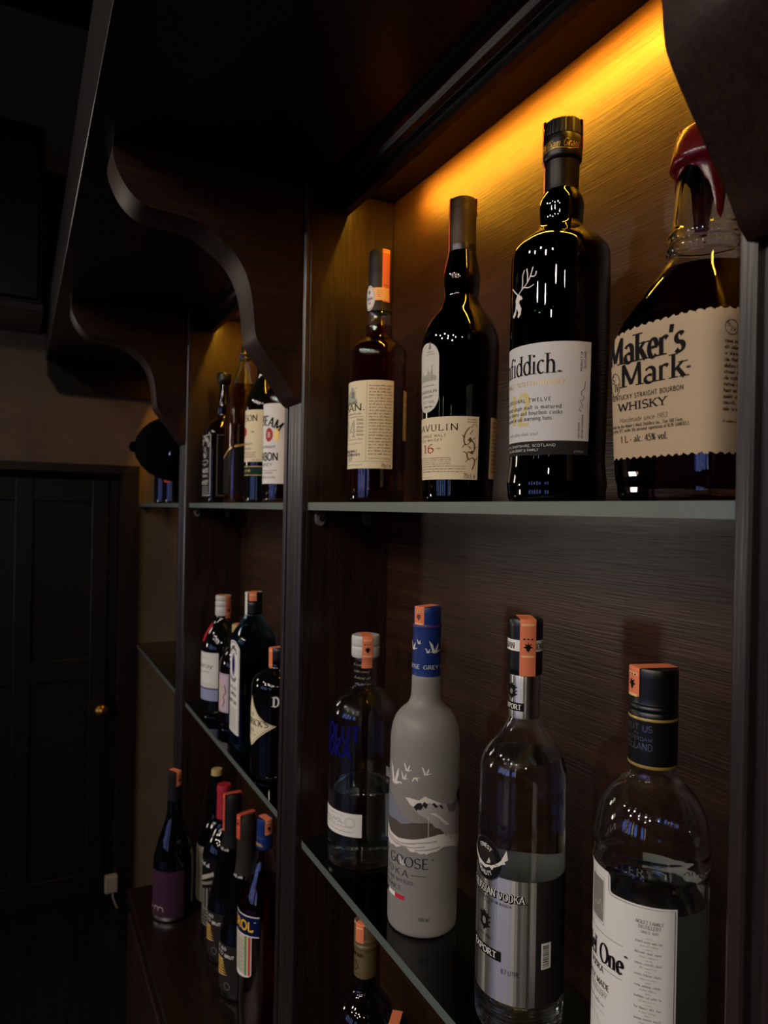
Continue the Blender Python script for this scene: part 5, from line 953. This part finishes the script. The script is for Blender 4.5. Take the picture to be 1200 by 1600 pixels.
# ------------------------------------------------------------------ middle bay, ledge
B = Bottle('wine_bottle', 'dark wine bottle with plum label and silver band, standing forward on the ledge', 'bottle', (-1.483, .293, ZC),
           [(39.6, 12), (40, 104), (38, 122), (31.5, 150), (21, 180), (14.8, 203), (13.4, 220), (13, 284)], ref=40)
B.body_solid('black_glass'); B.cap([(13.6, 232), (13.8, 234), (13.4, 288), (12.4, 291)], 'cap_darkfoil'); B.strip(math.radians(78.8 + 40), 13, 262, None, 291, lambda z: 13.8, leaf=274)
A = Art(); paper(A, -70, 10, 78, 101, 'paper_mauve'); A.text('um', -14, 40, 22, 13, 'ink_faint', .13); A.rect(-70, 3, 78, 10, 'silver_foil', 0); A.wrap(B, 'front_label', B.root)
B = Bottle('wine_bottle', 'dark wine bottle with aged off-white label and pale cork top', 'bottle', (-1.502, .384, ZC),
           [(38.6, 12), (39, 112), (37, 126), (28, 150), (17, 172), (13, 188), (12.4, 204), (12.2, 262)], ref=39)
B.body_solid('black_glass'); B.cap([(11.6, 258), (11.8, 262), (11.4, 272), (10.6, 274)], 'cork', 'cork')
A = Art(); paper(A, -30, 8, 30, 122, 'paper_aged'); A.stroke(chaikin([(-4, 104), (6, 110), (14, 104), (24, 108)], 2), 1.6, 'ink_brown', 1, .6); 
for k in range(9): A.scribble(-24, 26, 88 - k * 9, 4, 'ink_faint', .2, 1200 + k)
A.wrap(B, 'front_label', B.root)
B = Bottle('wine_bottle', 'wine bottle with red capsule and black and white engraved label', 'bottle', (-1.389, .370, ZC),
           [(38.6, 12), (39.2, 148), (37, 162), (31, 178), (20, 196), (14.6, 208), (13, 222), (12.6, 276)], ref=39)
B.body_solid('black_glass'); B.cap([(13.4, 218), (13.6, 220), (13.4, 268), (14, 270), (14, 278), (13, 283)], 'cap_red')
A = Art(); paper(A, -44, 14, 38, 150, 'paper_black'); A.scribble(-10, 26, 134, 8, 'ink_white', .2, 3, .4); A.poly([(-30, 88), (34, 120), (34, 128), (-30, 98)], 'ink_faint', 1); A.poly([(-36, 80), (34, 106), (34, 112), (-36, 86)], 'ink_grey', 1)
for k in range(7): A.rect(-34 + k * 10, 52, -29 + k * 10, 78 + k * 3, 'ink_grey', 1)
for k in range(6): A.scribble(-34, 34, 50 - k * 6, 4, 'ink_faint', .22, 1240 + k)
A.wrap(B, 'front_label', B.root)
for nm, lb, pos, capm, seedk, lh in (('prosecco_bottle', 'black sparkling wine bottle with gold feather label, behind its twin', (-1.304, .364, ZC), 'cap_darkfoil', 0, 298), ('prosecco_bottle', 'black sparkling wine bottle with gold feather label, beside the red aperitif', (-1.199, .360, ZC), 'cap_charcoal', 1, 302)):
    B = Bottle(nm, lb, 'bottle', pos, [(42, 12), (43, 84), (41, 104), (36, 128), (27, 164), (19, 200), (15.8, 220), (15.4, 280)], ref=43, group='sparkling wine bottles on the ledge')
    B.body_solid('black_glass'); B.cap([(16, 196), (19.4, 198), (17.4, 214), (16.2, 226), (15.8, 262), (16.8, 266), (16.8, 276), (16, 290), (13, lh)], capm, 'foil_capsule')
    B.strip(math.radians(74 - 70 + 14 * seedk), 11, 262 - 30 * (1 - seedk), 262, lh, lambda z: 17.2, ('tax_red', 'ink', 'tax_orange'), lh - 14 if seedk else None)
    A = Art(); paper(A, -46, 12, 42, 92, 'paper_charcoal'); A.scribble(-10, 24, 82, 7, 'ink_white', .12, 7, .5); A.text('PROSECCO', -36, 14, 74, 5, 'ink_white', .16); A.text('BRUT', 18, 38, 72, 5, 'ink_white', .2)
    for k in range(7): A.poly([(-26, 30 + k * 5.4), (-12, 34 + k * 5), (26 - k * 2, 40 + k * 3.6 + 3), (14, 42 + k * 4.2), (-24, 34.6 + k * 5.2)], 'ink_yellow' if k % 2 else 'tax_pale', 1)
    A.stroke(arc(24, 24, 6, 6, 0, 360, 16), .8, 'ink_grey', 1); A.wrap(B, 'front_label', B.root)
    A = Art(); A.scribble(-4, 20, 3, 5, 'ink_white', .16, 12, .3); A.wrap(type('N', (), {'P': staticmethod(lambda u, z, off, B=B: B.pt(u / 17.6, 194 + z, off))})(), 'neck_lettering', B.root)
B = Bottle('aperitif_bottle', 'red aperitif bottle with navy and white label, against the fluted post on the ledge', 'bottle', (-1.098, .360, ZC),
           [(37.6, 14), (39.4, 60), (41, 186), (39.4, 204), (33, 224), (24, 246), (17, 264), (13.4, 282), (12, 292), (11.6, 322)], ref=40.4)
B.body_glass('clear_glass', 2.6, 9, 'red_liqueur', 236); B.cap([(12.6, 286), (12.8, 288), (12.6, 331), (11.8, 333.6)], 'cap_navy'); B.strip(math.radians(71.9 + 30), 13, 310, None, 333.6, lambda z: 12.9, leaf=320)
A = Art(); A.text('APEROL', -12, 13, 292, 4, 'ink_yellow', .2); A.scribble(-8, 18, 304, 2.4, 'ink_grey', seed=5); A.wrap(Sleeve(12.8), 'cap_lettering', B.root, .1)
A = Art(); A.rect(-46, 163, 45, 195, 'paper_navy', 0); A.rect(-46, 163, 45, 164.6, 'ink_white', 1); A.rect(-46, 193.4, 45, 195, 'ink_white', 1); A.text('APEROL', -38, 35.4, 172, 14, 'ink_yellow', .2); A.text('(R)', 36, 40, 184, 3, 'ink_white', .12)
A.poly([(-33, 104)] + [(33 * math.cos(t), 104 + 8 * math.sin(t)) for t in [math.pi + math.pi * k / 12 for k in range(1, 12)]] + [(33, 104), (33, 163), (-33, 163)], 'ink_white', 0); A.rect(-23, 102, 20, 163, 'paper_aged', 1); A.rect(20, 101, 25, 163, 'ink_green', 2); A.rect(25, 101, 26.6, 163, 'ink_white', 2); A.rect(26.6, 102, 31.6, 163, 'tax_red', 2); A.rect(-25, 101, -20, 163, 'ink_green', 2)
for k in range(8): A.scribble(2, 18, 152 - k * 6.4, 2.6, 'ink_green', .2, 1300 + k)
A.wrap(B, 'front_label', B.root)

# ------------------------------------------------------------------ far bay: bottles in the dark
B = Bottle('spirit_bottle', 'dark bottle seen in the gap beneath the hanging cap, in the far bay', 'bottle', (-2.06, .395, ZU), [(38, 12), (38, 150), (33, 170), (20, 190), (14, 204), (12.6, 250)])
B.body_solid('brown_glass'); B.cap([(13.4, 240), (13.4, 278), (12.6, 280)], 'cap_black')
A = Art(); A.rect(14, 58, 36, 92, 'tax_red', 0); A.ellipse(26, 80, 7, 8, 'ink_brown', 1); A.wrap(B, 'front_label', B.root)
B = Bottle('spirit_bottle', 'slim bottle beside the end wall post in the far bay', 'bottle', (-2.22, .395, ZU), [(34, 12), (34, 160), (30, 176), (18, 194), (13, 206), (12, 250)])
B.body_solid('olive_glass'); B.cap([(12.8, 240), (12.8, 278), (12, 280)], 'cap_tan')
